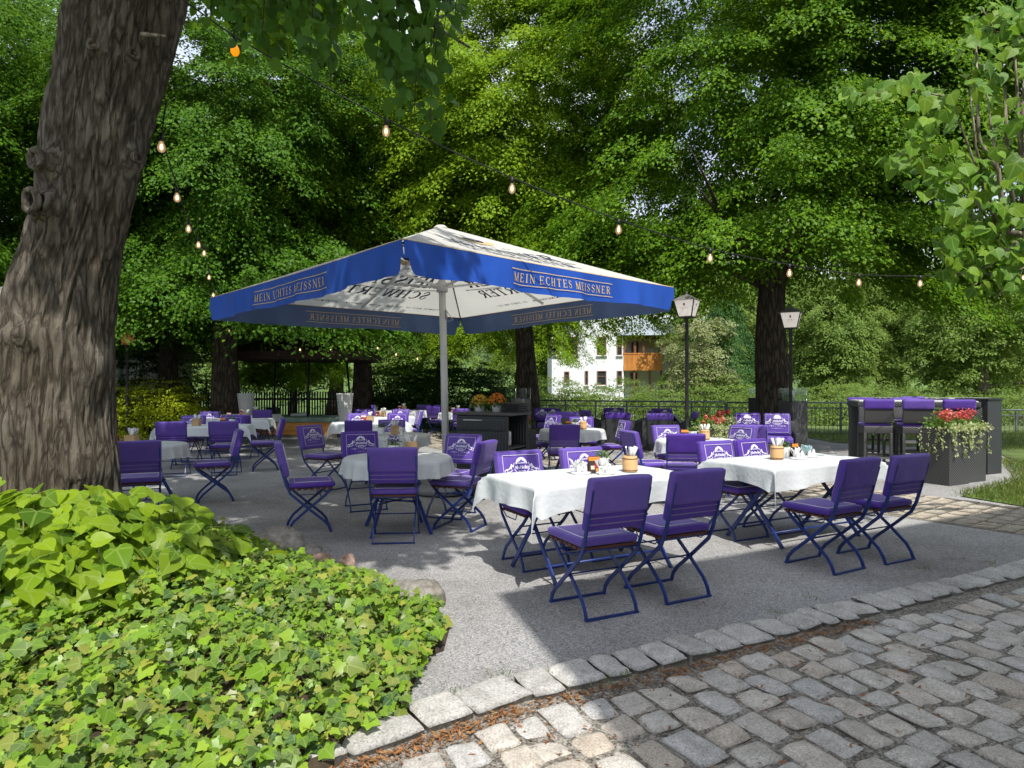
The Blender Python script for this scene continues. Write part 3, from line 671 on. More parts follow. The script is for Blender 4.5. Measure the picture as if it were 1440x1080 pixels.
    for (px, py, rad) in []:
        a, z = onsurf(px, py); r = float(np.interp(z, zs, rs)); xc = float(np.interp(z, zs, xs)); k = MB()
        c = Vector((xc+3.45+(r+.035)*math.cos(a), (r+.035)*math.sin(a), z)); d = Vector((math.cos(a), math.sin(a), 0))
        k.sweep([c-d*0.09, c-d*.02, c+d*.006], [rad*1.25, rad, rad*.6], 14); k.build('knot', M_cut, root)
    a, z = onsurf(180, 44); r = float(np.interp(z, zs, rs)); xc = float(np.interp(z, zs, xs)); c = Vector((xc+3.45+r*math.cos(a), r*math.sin(a), z))
    k = MB(); k.sweep([c, c+Vector((.06,-.10,.02)), c+Vector((.17,-.14,-.01)), c+Vector((.26,-.15,-.02))], [.022,.018,.014,.006], 8); k.build('twig_stub', M_barkp, root)
    lb = MB()
    for (z0, d, L, r) in [(5.0,(1.0,-.5,.5),3.2,.16),(5.3,(-.9,.6,.6),3.5,.17),(5.6,(.5,1,.7),3.6,.15),(6.2,(-.5,-.9,.7),3.0,.12),(6.8,(.9,.3,.9),3,.11),(5.4,(.85,-.75,.50),4.6,.10),(5.1,(.9,.35,.10),2.8,.07)]:
        d = Vector(d).normalized(); p0 = Vector((float(np.interp(z0, zs, xs))+3.45, 0, z0)); pp = [p0+d*L*t+Vector((0, 0, -.25*L*t*t+.1*math.sin(t*5))) for t in (0,.25,.5,.75,1)]
        lb.sweep(pp, [r, r*.8, r*.6, r*.4, r*.15], 10)
    lb.build('limbs', M_bark, root)
    # crown overhead (mostly above the frame): dapples the yard
    rng = np.random.default_rng(21); c, o = crown_centres(480, (4.0, 3.9, 3.0), rng, lobes=30, inner=.3)
    c = c*np.array([1.15, 1.1, 1]) + np.array([-0.6, .2, 8.7]); keep = ~((c[:, 0]-3.45 > -2.5) & (c[:, 1]+5 > 3.4) & (rng.random(len(c)) < .9)); c, o = c[keep], o[keep]
    cb = np.c_[rng.uniform(-1.0, .1, 55)+3.45, rng.uniform(1.1, 2.8, 55)-5, rng.uniform(6.6, 8.4, 55)]; c = np.r_[c, cb]; o = np.r_[o, norm(rng.normal(0, 1, (55, 3)))]; cq = ~((c[:, 1]+5 < 1.6) & (c[:, 0]-3.45 < -1.2)); c, o = c[cq], o[cq]      # unseen bough to the right, added to shade the front round table
    lim = 1.4+0.6056*np.maximum(c[:, 1]+5.0, 0)+0.45
    c[:, 2] = np.maximum(c[:, 2], lim-0.1+0.5*rng.random(len(c)))
    p, nr, dr = spray_cloud(c, o, 190, 0.85, .32, .5, rng)
    leaves('crown', p, nr, dr, rng.uniform(.10, .15, len(p)), SH_LEAF, M_leafA, root)
    # low sprays hanging into the top of the view
    tw = MB(); P_ = []; 
    for px, y1, Y, n in [(296,30,4.6,24),(330,48,4.5,24),(368,62,4.4,34),(402,55,4.6,34),(436,78,4.3,46),(462,96,4.5,46),(430,30,4.7,40),(500,40,4.5,30),(528,110,4.1,58),(556,138,4.0,62),(582,165,3.9,50),(604,185,4.0,44),(575,80,3.9,60),(610,100,3.8,48),(540,40,4.2,50),(595,30,3.9,46),(625,40,3.7,30),(640,15,3.7,24),(470,20,4.4,40),(380,15,4.6,30)]:
        a = Vector(P(px-30, -70, Y+.1)); e = Vector(P(px, y1, Y)); off = Vector((3.45,-5,0)); a += off; e += off
        mid = (a+e)/2+Vector((0.10,0,.08)); tw.sweep([a, mid, e], [.007,.005,.002], 5)
        for i in range(n):
            t = rng.random()**.8; q = a*(1-t)**2+mid*2*t*(1-t)+e*t*t; P_.append((q.x+rng.normal(0,.055), q.y+rng.normal(0,.10), q.z+rng.normal(0,.04)))
    P_ = np.array(P_); m_ = len(P_)
    leaves('hanging_sprays', P_, norm(np.c_[rng.normal(0,.6,m_), rng.normal(-.25,.6,m_), np.full(m_,.75)]), norm(np.c_[rng.normal(.1,.5,m_), rng.normal(0,.4,m_), np.full(m_,-.8)]), rng.uniform(.055,.098,m_), SH_HEART, leafmat('spray_leaf_painted_shade', [(0.04,0.105,0.015),(0.06,0.145,0.018),(0.08,0.17,0.016)], transl=.3, rough=.5, spec=.15), root)  # darker copy of the leaf green, painting in the shade under the crown
    tw.build('twigs', M_barkd, root)
near_trunk()

def make_tree(name, label, loc, trunk_r, trunk_h, crown_c, crown_r, nclu, per, L, lsize, m_leaf, m_bark, seed, rz=0.0, lobes=28, droop=.6, limbs=9, group=None, lean=0.0, skirt=0, shape=SH_DIAMOND, inner=.3, spread=.4, cat='tree', extra=(), limb_from=.5, cut=None):
    rng = np.random.default_rng(seed); rr = random.Random(seed)
    t = thing(name, label, cat, loc, rz, group)
    b = MB(); n = 9; pts = []; rad = []
    for i in range(n+1):
        f = i/n; z = -0.2+(trunk_h+0.2)*f; pts.append((lean*f+0.10*math.sin(f*4+seed), 0.08*math.sin(f*5+seed*2), z)); rad.append(trunk_r*(1.0-0.45*f+0.35*(1-f)**6))
    b.sweep(pts, rad, 20)
    b.build('trunk', m_bark, t)
    lb = MB(); top = Vector(pts[-1])
    for k in range(limbs):
        a = 2*PI*k/limbs+rr.uniform(-.4,.4); f = rr.uniform(limb_from, 1.0); i = int(f*n); p0 = Vector(pts[i]); el = rr.uniform(.25, 1.1)
        d = Vector((math.cos(a)*math.cos(el), math.sin(a)*math.cos(el), math.sin(el))); Ln = crown_r[0]*rr.uniform(.6, .95) if el < .8 else crown_r[2]*rr.uniform(.6,.9)
        pp = [p0+d*Ln*u+Vector((rr.uniform(-.12,.12), rr.uniform(-.12,.12), -.18*Ln*u*u)) for u in (0,.25,.5,.75,1)]; r0 = rad[i]*rr.uniform(.3,.5)
        lb.sweep(pp, [r0, r0*.75, r0*.5, r0*.3, r0*.1], 8)
        for s in range(3):
            u = rr.uniform(.3,.8); q0 = p0+d*Ln*u+Vector((0,0,-.18*Ln*u*u)); e = Vector((rr.uniform(-1,1), rr.uniform(-1,1), rr.uniform(-.3,.6))).normalized()*Ln*.35
            lb.sweep([q0, q0+e*.5+Vector((0,0,.05)), q0+e], [r0*.35, r0*.2, r0*.06], 6)
    if limbs: lb.build('limbs', m_bark, t)
    c, o = crown_centres(nclu, crown_r, rng, lobes=lobes, inner=inner); c = c+np.array(crown_c)
    if skirt:      # hanging branches round the lower edge
        a = rng.random(skirt)*2*PI; r = rng.uniform(.55, 1.0, skirt); z = crown_c[2]-crown_r[2]*rng.uniform(.5, .95, skirt)
        c2 = np.c_[crown_c[0]+crown_r[0]*r*np.cos(a), crown_c[1]+crown_r[1]*r*np.sin(a), z]; c = np.r_[c, c2]; o = np.r_[o, np.c_[np.cos(a), np.sin(a), np.full(skirt, -.2)]]
    if cut: k_ = ~cut(c); c, o = c[k_], o[k_]
    for x0, x1, y0, y1, z0, z1, n_ in extra:   # low hanging boughs
        c2 = np.c_[rng.uniform(x0, x1, n_), rng.uniform(y0, y1, n_), rng.uniform(z0, z1, n_)]; c = np.r_[c, c2]; o = np.r_[o, np.c_[c2[:, :2]/5, np.full(n_, -.1)]]
    p, nr, dr = spray_cloud(c, norm(o), per, L, spread, droop, rng)
    k = p[:, 2] > 0.05; p, nr, dr = p[k], nr[k], dr[k]
    leaves('crown', p, nr, dr, rng.uniform(.7, 1.25, len(p))*lsize, shape, m_leaf, t)
    return t
LG = 'big lindens around the beer garden'
# centre / left / right lindens
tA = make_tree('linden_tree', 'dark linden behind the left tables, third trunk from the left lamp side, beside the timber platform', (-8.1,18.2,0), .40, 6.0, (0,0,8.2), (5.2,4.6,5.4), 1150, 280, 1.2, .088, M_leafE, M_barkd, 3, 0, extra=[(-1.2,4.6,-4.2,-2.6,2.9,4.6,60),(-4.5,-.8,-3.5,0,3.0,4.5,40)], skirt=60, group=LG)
tA['label'] = 'linden with its dark trunk standing behind the left end of the timber platform'
def moved(src, loc, rz, label, sc=(1,1,1)):
    c = dup(src, loc, rz, label, LG, sc); return c
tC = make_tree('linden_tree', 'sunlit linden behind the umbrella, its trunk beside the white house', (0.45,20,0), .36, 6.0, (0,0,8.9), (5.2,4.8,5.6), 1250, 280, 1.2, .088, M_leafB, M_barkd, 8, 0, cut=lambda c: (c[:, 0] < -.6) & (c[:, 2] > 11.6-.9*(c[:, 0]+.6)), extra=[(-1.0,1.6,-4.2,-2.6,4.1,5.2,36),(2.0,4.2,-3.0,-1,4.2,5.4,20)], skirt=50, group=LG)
tB = moved(tC, (-5.2,22,0), 2.1, 'linden with its trunk right of the white ribbed pots, behind the umbrella pole side of the platform', (1,1,1.02))
tB['label'] = 'linden with its dark trunk close to the right white ribbed pot'
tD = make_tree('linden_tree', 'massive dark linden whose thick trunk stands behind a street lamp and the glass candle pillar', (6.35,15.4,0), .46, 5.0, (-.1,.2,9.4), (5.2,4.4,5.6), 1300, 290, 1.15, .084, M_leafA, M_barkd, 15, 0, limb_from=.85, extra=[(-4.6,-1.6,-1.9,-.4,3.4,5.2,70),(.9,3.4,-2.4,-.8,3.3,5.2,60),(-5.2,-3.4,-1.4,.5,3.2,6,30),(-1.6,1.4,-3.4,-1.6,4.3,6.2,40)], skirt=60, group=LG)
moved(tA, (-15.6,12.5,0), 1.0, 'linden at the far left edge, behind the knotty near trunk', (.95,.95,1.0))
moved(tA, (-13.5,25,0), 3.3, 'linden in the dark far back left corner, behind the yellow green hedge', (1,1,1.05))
make_tree('linden_tree', 'linden out at the right edge, holding the end of the bulb string', (12.6,13.4,0), .36, 5.0, (0,0,10.4), (4.3,4.0,5.0), 700, 280, 1.15, .088, M_leafA, M_barkd, 19, 0, group=LG)
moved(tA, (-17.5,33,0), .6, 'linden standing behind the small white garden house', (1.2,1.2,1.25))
moved(tC, (-4.5,41,0), 2.9, 'linden far behind the round dark bush', (1.2,1.2,1.3))
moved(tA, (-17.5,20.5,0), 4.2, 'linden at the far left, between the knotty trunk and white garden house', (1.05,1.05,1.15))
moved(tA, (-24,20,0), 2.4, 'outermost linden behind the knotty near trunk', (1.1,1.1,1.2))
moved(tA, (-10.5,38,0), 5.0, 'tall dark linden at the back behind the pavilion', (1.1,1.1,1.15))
moved(tC, (0.5,36.0,-1.0), 4.4, 'linden far beyond the railing, left of the white house', (1.0,1.0,1.1))
# ================================================================ far planting
def bush(name, label, loc, rad, n, lsize, m, seed, cat='bush', L=.28, per=40, lobes=30, stems=True, flat=-.35, group=None, shape=SH_DIAMOND):
    rng = np.random.default_rng(seed); t = thing(name, label, cat, loc, 0, group)
    d = norm(rng.normal(0, 1, (n, 3))); d = d[d[:, 2] > flat]
    lf = np.array([1+.16*mnoise.noise(Vector(q)*2.2+Vector((seed, 0, 0)))+.08*mnoise.noise(Vector(q)*6) for q in d]); f = rng.uniform(.62, 1.0, len(d))
    c = d*np.array(rad)*(lf*f)[:, None]; c[:, 2] += rad[2]*(-flat)
    p, nr, dr = spray_cloud(c, d, per, L, .6, .5, rng); k = p[:, 2] > .02; p, nr, dr = p[k], nr[k], dr[k]
    leaves('foliage', p, nr, dr, rng.uniform(.7, 1.25, len(p))*lsize, shape, m, t)
    if stems:
        b = MB()
        for i in range(7):
            a = rng.random()*6.28; b.sweep([(0.12*math.cos(a), .12*math.sin(a), -.15), (rad[0]*.35*math.cos(a), rad[1]*.35*math.sin(a), rad[2]*.6), (rad[0]*.6*math.cos(a), rad[1]*.6*math.sin(a), rad[2]*1.1)], [.035,.025,.008], 6)
        b.build('stems', M_barkd, t)
    return t
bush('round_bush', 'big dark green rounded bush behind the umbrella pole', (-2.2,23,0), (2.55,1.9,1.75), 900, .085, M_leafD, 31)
M_hedge = leafmat('golden_hedge', [(0.30,0.38,0.015),(0.40,0.48,0.02),(0.22,0.30,0.018),(0.46,0.50,0.03)], transl=.35)
bush('hedge_bush', 'low yellow green clipped hedge mound behind the left street lamp', (-10.2,18.0,0), (1.75,1.2,1.15), 520, .06, M_hedge, 33, L=.2, per=50)
bush('hedge_bush', 'lower left shoulder of the golden hedge next to the thick trunk', (-12.2,18.4,0), (1.6,1.0,.75), 380, .06, M_hedge, 35, L=.2, per=50)
# young tree in front of the black fence, seen through the pavilion
make_tree('young_tree', 'small sunlit tree with a pale trunk seen through the pavilion', (-10.2,30.0,0), .2, 1.9, (0.1,0,2.9), (2.6,1.9,1.5), 330, 110, .65, .10, M_leafB, M_barkp, 41, limbs=5, lobes=18)
bush('garden_shrub', 'pale green shrub between the left linden trunk and the golden hedge', (-14.2,30,0), (1.9,1.5,2.1), 300, .08, M_leafB, 43)
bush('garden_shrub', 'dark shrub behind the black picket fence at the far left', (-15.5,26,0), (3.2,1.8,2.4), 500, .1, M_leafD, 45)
bush('garden_shrub', 'mid green shrub right of the right white ribbed pot', (-4.6,25,0), (1.6,1.2,2.0), 380, .085, M_leafA, 47)
# river bank growth beyond the railing
BK = 'willow shrubs on the bank beyond the railing'
for i, (px, y, top, w, n, lab) in enumerate([
    (772,23.5,515,1.5,330,'fresh green bank shrub left of the white house, beside the linden trunk'),
    (822,25,534,1.5,260,'feathery willow shrub in front of the left windows of the white house'),
    (872,26,522,1.7,300,'feathery willow shrub with a spiky top below the wooden balcony'),
    (925,25,530,1.5,260,'low willow shrub below the right end of the wooden balcony'),
    (1005,25.5,512,1.5,300,'pale willow shrub between the first street lamp and the wicker lantern box'),
    (1062,23.5,538,1.2,200,'low pale shrub close to the thick trunk by the railing'),
    (1165,25,525,1.9,360,'leafy bank shrub right of the thick trunk'),
    (1225,27,520,2.0,360,'bank shrub with thin bare stems beyond the bar table'),
    (1300,24,535,1.9,340,'rounded pale green shrub beyond the bar table, to the right of the stools'),
    (1420,26,540,2.2,320,'dark leafed bank shrub at the right edge beyond the railing'),
    (1352,30,528,2.0,320,'bank shrub between the pale trunk and the rounded shrub')]):
    y += 7; w *= 1.28; z0 = -.9 - max(0, (y-32))*.05; X = (px-CX)*y/F; zt = H-(top-HZ)*y/F
    bush('willow_shrub', lab, (X, y, z0), (w, w*.7, (zt-z0)/1.65), n, .095, M_leafF, 60+i, L=.65, per=50, flat=-.35, group=BK)
def conifer(name, label, loc, hgt, r, n, seed, m, group=None):
    rng = np.random.default_rng(seed); t = thing(name, label, 'tree', loc, 0, group)
    b = MB(); b.sweep([(0,0,-.3),(0,0,hgt*.5),(0,0,hgt)], [r*.09, r*.05, .01], 8); b.build('trunk', M_barkd, t)
    f = rng.random(n)**.75; z = hgt*(.05+.95*f); rr = r*(1-f)**.85*rng.uniform(.45, 1.0, n); a = rng.random(n)*2*PI
    c = np.c_[rr*np.cos(a), rr*np.sin(a), z]; o = np.c_[np.cos(a), np.sin(a), np.full(n, -.25)]
    p, nr, dr = spray_cloud(c, norm(o), 46, .75, .45, .75, rng)
    leaves('crown', p, nr, dr, rng.uniform(.09, .15, len(p)), ([(0,0,0),(.22,.45,.05),(0,1,-.05),(-.22,.45,.05)], [(0,1,2,3)]), m, t)
conifer('conifer', 'dark green conifer between the two street lamps beyond the railing', (11.6,35,-1.4), 7.6, 2.9, 460, 71, M_leafC)
M_lime = leafmat('cream_blossom_leaf', [(0.30,0.33,0.16),(0.20,0.27,0.06),(0.42,0.40,0.26),(0.15,0.22,0.05)], transl=.35)
make_tree('flowering_tree', 'pale blossoming tree covering the right end of the white house', (10.0,34,-1.2), .14, 2.8, (0,0,4.2), (1.9,1.6,2.6), 260, 70, .6, .10, M_lime, M_barkp, 75, limbs=5, lobes=16)
# far bright trees on the right, across the water
FR = 'far sunlit trees across the river'
tF = make_tree('river_tree', 'far sunlit tree with a pale forked trunk behind the bar table', (27.5,37.5,-1.4), .42, 6.5, (0,0,7.0), (4.2,3.2,4.6), 620, 110, 1.1, .16, M_leafF, M_barkp, 81, limbs=8, lobes=22, group=FR, skirt=40)
for i, (X, y, s, rz, lab) in enumerate([(20.5,41,.95,1.,'far pale tree left of the one with the forked pale trunk'),(36,44,1.1,2.,'far pale tree at the right edge behind the railing'),(15.5,47,1.0,3.,'far tree showing between the massive linden and the conifer'),(30,52,1.35,4.,'tall far tree rising on the slope behind the forked trunk'),(44,56,1.5,5.,'tallest far tree on the slope at the right edge'),(22,58,1.35,.5,'far tree on the slope seen left of the pale catalpa leaves'),(2.2,60,1.15,2.6,'far tree behind the roof of the white house'),(-9,62,1.3,3.4,'far tree behind the left part of the garden'),(-24,55,1.3,4.4,'far tree behind the thick near trunk')]):
    dup(tF, (X, y, -1.6), rz, lab, FR, (s, s, s))
# wooded slope behind everything
hb = MB(); nx = 60; ny = 14; vs = []
for i in range(nx+1):
    for j in range(ny+1):
        x = -160+320*i/nx; y = 70+110*j/ny; vs.append((x, y, -1.7+ (j/ny)**1.1*46*(.75+.35*mnoise.noise(Vector((x*.012, 3, 0))))+1.5*mnoise.noise(Vector((x*.06, y*.06, 0)))*(j > 0)))
hb.add(vs, [(i*(ny+1)+j, (i+1)*(ny+1)+j, (i+1)*(ny+1)+j+1, i*(ny+1)+j+1) for i in range(nx) for j in range(ny)], 0, True)
tag(hb.build('hills', mat('hill_green', (0.07,0.12,0.03), .95, vary=.5, vscale=.15)), None, None, None, 'structure')
rng = np.random.default_rng(91); k = 900; x = rng.uniform(-150, 150, k); fy = rng.random(k); y = 72+104*fy
cz = -1.7+fy**1.1*46*.8; cen = np.c_[x, y, cz+rng.uniform(1.5, 6, k)]
cl = np.repeat(cen, 9, 0)+rng.normal(0, 1, (k*9, 3))*np.array([2.3, 2.0, 2.0]); o = norm(rng.normal(0, 1, cl.shape)+np.array([0, -1, .6]))
p, nr, dr = spray_cloud(cl, o, 9, 1.5, .6, .5, rng)
tag(leaves('woodland', p, nr, dr, rng.uniform(.45, .9, len(p)), SH_DIAMOND, M_leafF), 'hazy green wood covering the far slope', 'woodland', None, 'stuff')

# ================================================================ white house across the river
M_white = mat('white_render', (0.80,0.82,0.85), .85, vary=.05, vscale=.6)
M_oak = mat('orange_timber', (0.55,0.22,0.045), .55, vary=.25, vscale=3, stretch=(1,1,.15))
M_brown = mat('brown_timber', (0.16,0.075,0.04), .6, vary=.3, vscale=3)
M_pane = mat('window_pane', (0.03,0.035,0.04), .08, spec=.8, vary=.3, vscale=.7)
M_slate = mat('slate_roof', (0.24,0.28,0.31), .6, vary=.2, vscale=1.5, bump=.4, bscale=6)
M_frame = mat('window_frame', (0.22,0.12,0.08), .6)
hs = thing('house', 'white three storey house with an orange wooden balcony beyond the railing', 'house', (3.0,49.5,-1.6))
yh = 49.5; 
def hx(px): return (px-CX)*yh/F-3.0
def hz(py): return H-(py-HZ)*yh/F+1.6
b = MB(); x0, x1 = hx(776), hx(877); b.box(((x0+x1)/2, 3.0, 5.2), (x1-x0, 6, 10.4)); b.build('wall', M_white, hs)
b = MB(); x2, x3 = hx(877), hx(1010); b.box(((x2+x3)/2+.001, 4.4, 4.6), (x3-x2, 5, 9.2)); b.build('wing_wall', M_white, hs)
def window(xa, xb, za, zb, y=0.0, frame=M_frame):
    f = MB(); w = .07
    for c, d in [(((xa+xb)/2, y-.03, zb), (xb-xa+w, .1, w)), (((xa+xb)/2, y-.03, za), (xb-xa+w, .1, w)), ((xa, y-.03, (za+zb)/2), (w, .1, zb-za-w)), ((xb, y-.03, (za+zb)/2), (w, .1, zb-za-w)), (((xa+xb)/2, y-.025, za+(zb-za)*.62), (xb-xa-w, .06, .05))]: f.box(c, d)
    o = f.build('window', frame, hs); p = MB(); p.box(((xa+xb)/2, y-.004, (za+zb)/2), (xb-xa-w*.9, .02, zb-za-w*.9)); p.build('pane', M_pane, o)
    s = MB(); s.box(((xa+xb)/2, y-.07, za-w/2-.04), (xb-xa+.2, .16, .07)); s.build('sill', M_white, o)
for a, c, t, bt in [(840,852,474,499),(868,874,478,499),(840,852,522,541),(868,874,522,541),(823,826.5,522,541),(794,800,523,538),(800,812,474,499),(779,787,474,499)]:
    window(hx(a), hx(c), hz(bt), hz(t))
# balcony bay
bx0, bx1 = hx(877), hx(931)
bal = MB(); n = 26
for i in range(n):
    x = bx0+(bx1-bx0)*(i+.5)/n; bal.box((x, -.05, (hz(498)+hz(512))/2), ((bx1-bx0)/n*.86, .04, hz(498)-hz(512)))
bal.box(((bx0+bx1)/2, -.05, hz(498)+.05), (bx1-bx0+.1, .10, .08)); bal.box(((bx0+bx1)/2, -.05, (hz(512)+hz(521))/2), (bx1-bx0, .12, hz(512)-hz(521)))
bal.box(((bx0+bx1)/2, .95, hz(518)), (bx1-bx0, 1.9, .15)); bal.build('balcony', M_oak, hs)
wb = MB(); wb.box(((bx0+bx1)/2, 1.7, (hz(476)+hz(498))/2), (bx1-bx0, .1, hz(474)-hz(520))); wb.build('balcony_back_wall', M_white, hs)
for px in (878, 893, 905, 930): 
    q = MB(); q.box((hx(px), .06, (hz(474)+hz(498))/2), (.18, .14, hz(474)-hz(498))); q.build('balcony_post', M_brown, hs)
for px in (892, 914, 930):
    q = MB(); q.box((hx(px), .06, (hz(521)+hz(560))/2), (.14, .14, hz(521)-hz(560))); q.build('porch_post', M_brown, hs)
q = MB(); q.box(((bx0+bx1)/2, .06, hz(475)), (bx1-bx0+.1, .16, .22)); q.build('balcony_beam', M_brown, hs)
def arch():
    a0, a1 = hx(894.5), hx(902.5); zz = hz(499); zt = hz(482); r = (a1-a0)/2; pts = [(a0, zz), (a1, zz)] + [((a0+a1)/2+r*math.cos(t), zt+r*math.sin(t)) for t in np.linspace(0, PI, 9)]
    m = MB(); m.add([(x, 1.60, z) for x, z in pts], [tuple(range(len(pts)))]); o = m.build('arched_door', M_pane, hs)
    f = MB(); f.sweep([(a0, 1.58, zz)] + [((a0+a1)/2+r*math.cos(t), 1.58, zt+r*math.sin(t)) for t in np.linspace(PI, 0, 9)] + [(a1, 1.58, zz)], .06, 6); f.build('door_frame', M_brown, o)
arch(); window(hx(893), hx(902), hz(542), hz(524), 1.88)
rf = MB(); z = hz(472); rf.add([(bx0-.5,-.5,z),(hx(1012),-.5,z),(hx(1012),7,z),(bx0-.5,7,z),(bx0+1,3,z+2.2),(hx(1000),3,z+2.2)], [(0,1,5,4),(1,2,5),(2,3,4,5),(3,0,4),(3,2,1,0)]); rf.build('porch_roof', M_slate, hs)
rf = MB(); z = 10.4; rf.add([(x0-.4,-.4,z),(x1+.4,-.4,z),(x1+.4,6.4,z),(x0-.4,6.4,z),(x0+2,3,z+3),(x1-2,3,z+3)], [(0,1,5,4),(1,2,5),(2,3,4,5),(3,0,4),(3,2,1,0)]); rf.build('roof', M_slate, hs)
# pale garden house behind the thick trunk
gh = thing('garden_house', 'small white building with mint green posts, half hidden by the thick trunk', 'house', (-17.5,28,0))
b = MB(); b.box((0,1.5,1.3), (4,3,2.6)); b.build('wall', M_white, gh)
M_mint = mat('mint_paint', (0.30,0.42,0.35), .6)
for x in (-1.4,-.5,.4,1.3,2.02): q = MB(); q.box((x,-.06,1.3), (.12,.1,2.6)); q.build('post', M_mint, gh)
q = MB(); q.box((0,-.06,.9), (4,.07,.1)); q.build('rail', M_mint, gh); q = MB(); q.box((.85,-.012,.45), (2.0,.03,.85)); q.build('lower_panel', M_pane, gh)
q = MB(); q.add([(-2.4,-.5,2.6),(2.4,-.5,2.6),(2.4,3.5,2.6),(-2.4,3.5,2.6),(-2.4,1.5,3.8),(2.4,1.5,3.8)], [(0,1,5,4),(2,3,4,5),(1,2,5),(3,0,4),(3,2,1,0)]); q.build('roof', M_slate, gh)
# the inn whose shadow lies over the front of the yard (behind the viewer, to the right)
inn = thing('inn_building', 'tall cream inn building standing behind the viewer', 'building', (1.5,-1.14,0), UA)
M_cream = mat('cream_render', (0.74,0.75,0.76), .85, vary=.06, vscale=.8)
b = MB(); b.box((8,-5,4.4), (16,10,8.8)); b.build('wall', M_cream, inn)
def inn_win(x, z, w, h):
    f = MB()
    for c, d in [((x,.03,z+h/2),(w+.1,.07,.08)),((x,.03,z-h/2),(w+.1,.07,.08)),((x-w/2,.03,z),(.08,.07,h-.08)),((x+w/2,.03,z),(.08,.07,h-.08)),((x,.03,z),(.06,.06,h-.08))]: f.box(c, d)
    o = f.build('window', M_frame, inn); p = MB(); p.box((x,.008,z), (w-.07,.02,h-.07)); p.build('pane', M_pane, o)
for x in (1.6,4.2,6.8,9.4,12,14.6):
    for z in (1.7,4.4,7.0): inn_win(x, z, 1.1, 1.5)
q = MB(); q.add([(-.0,0,8.8),(16.4,0,8.8),(16.4,-10,8.8),(0,-10,8.8),(4,-5,11.2),(12.4,-5,11.2)], [(1,0,4,5),(3,2,5,4),(2,1,5),(0,3,4)]); q.build('roof', mat('clay_roof', (0.30,0.11,0.07), .8, bump=.4, bscale=8), inn)

# ================================================================ railing, picket fence, platform, pavilion
M_rail = mat('railing_metal', (0.16,0.18,0.19), .45, metal=.3, vary=.2)
def railing(label, pa, pb, h, npost, z0=-.05):
    a, c = Vector((*pa, z0)), Vector((*pb, z0)); d = c-a; L = d.length; dn = d.normalized(); t = thing('railing', label, 'railing', a, math.atan2(d.y, d.x), 'metal railings along the river')
    q = MB(); q.sweep([(0,0,h),(L,0,h)], .024, 8); q.build('handrail', M_rail, t)
    q = MB(); q.box((L/2,0,h-.16), (L,.03,.035)); q.box((L/2,0,.09), (L,.03,.035)); q.build('cross_rails', M_rail, t)
    for i in range(npost+1): q = MB(); q.box((L*i/npost,0,h/2-.1), (.05,.05,h+.16)); q.build('post', M_rail, t)
    q = MB(); n = int(L/.125)
    for i in range(n): q.box((L*(i+.5)/n,0,(h-.16+.09)/2), (.012,.012,h-.25))
    q.build('balusters', M_rail, t)
railing('long metal railing behind the lounge chairs, in front of the willow shrubs', ((715-CX)*21.5/F,21.5), ((1020-CX)*19.3/F,19.3), 1.02, 7)
railing('metal railing section behind the thick right linden and the candle pillar', ((1020-CX)*19.3/F+.05,19.3), (10.9,19.0), 1.0, 4)
railing('paler low metal railing at the right edge behind the lawn', (12.4,20.4), (22,18.6), .78, 6, z0=-.08)
M_black = mat('black_paint', (0.012,0.012,0.012), .6)
pf = thing('picket_fence', 'black picket fence behind the timber platform', 'fence', (-13.5,25.2,0), -.02)
q = MB()
for i in range(96): q.box((i*.105,0,.62), (.055,.02,1.24))
q.build('pickets', M_black, pf); q = MB(); q.box((5,.035,.95), (10.2,.04,.08)); q.box((5,.035,.3), (10.2,.04,.08)); q.build('rails', M_black, pf)
for i in range(5): q = MB(); q.box((i*2.5,.09,.65), (.09,.07,1.35)); q.build('post', M_black, pf)
pl = thing('timber_platform', 'low platform with orange timber sides and a pale green top', 'platform', (-6.55,19.6,0))
M_plank = mat('plank_side', (0.62,0.27,0.05), .6, vary=.3, vscale=2, stretch=(.3,1,3), bump=.2, bscale=20)
for k in range(3): q = MB(); q.box((0,-.75,.07+k*.125), (3.6,.05,.119)); q.build('side_board', M_plank, pl)
for sx in (-1, 1):
    for k in range(3): q = MB(); q.box((sx*1.775,0,.07+k*.125), (.05,1.45,.119)); q.build('side_board', M_plank, pl)
q = MB(); q.rbox((0,0,.45), (3.74,1.66,.15), .03); q.build('top', mat('pale_green_top', (0.20,0.30,0.25), .7, vary=.2, vscale=4), pl)
q = MB(); q.rbox((0,0,.13), (.36,.3,.26), .03); q.sweep([(-.185,-.152,.2),(.185,-.152,.2)], .006, 4)
for i in range(6): q.box((-.15+i*.06,-.153,.11), (.012,.008,.16))
tag(q.build('black_box', mat('black_plastic', (0.02,0.022,0.025), .35), None, (-7.35,19.7,.525)), 'small black box standing on the pale green platform top', 'box')
q = MB(); q.rbox((0,0,.035), (.5,.3,.07), .03, puff=.3); q.rbox((.12,.02,.085), (.2,.16,.05), .02); tag(q.build('cloth_bundle', clothmat(), None, (-6.55,19.75,.526)), 'low pale bundle lying on the platform top', 'bundle')
M_roofd = mat('dark_canopy', (0.035,0.018,0.014), .8, vary=.3)
pv = thing('pavilion', 'dark open pavilion roof on thin posts over the timber platform', 'pavilion', (-6.6,20.6,0))
q = MB(); q.add([(-2.1,-1.5,2.25),(2.1,-1.5,2.25),(2.1,1.5,2.25),(-2.1,1.5,2.25),(-2.1,-1.5,2.5),(2.1,-1.5,2.5),(2.1,1.5,2.5),(-2.1,1.5,2.5),(-1.0,0,3.05),(1.0,0,3.05)], [(3,2,1,0),(0,1,5,4),(1,2,6,5),(2,3,7,6),(3,0,4,7),(4,5,9,8),(5,6,9),(6,7,8,9),(7,4,8)]); q.build('roof', M_roofd, pv)
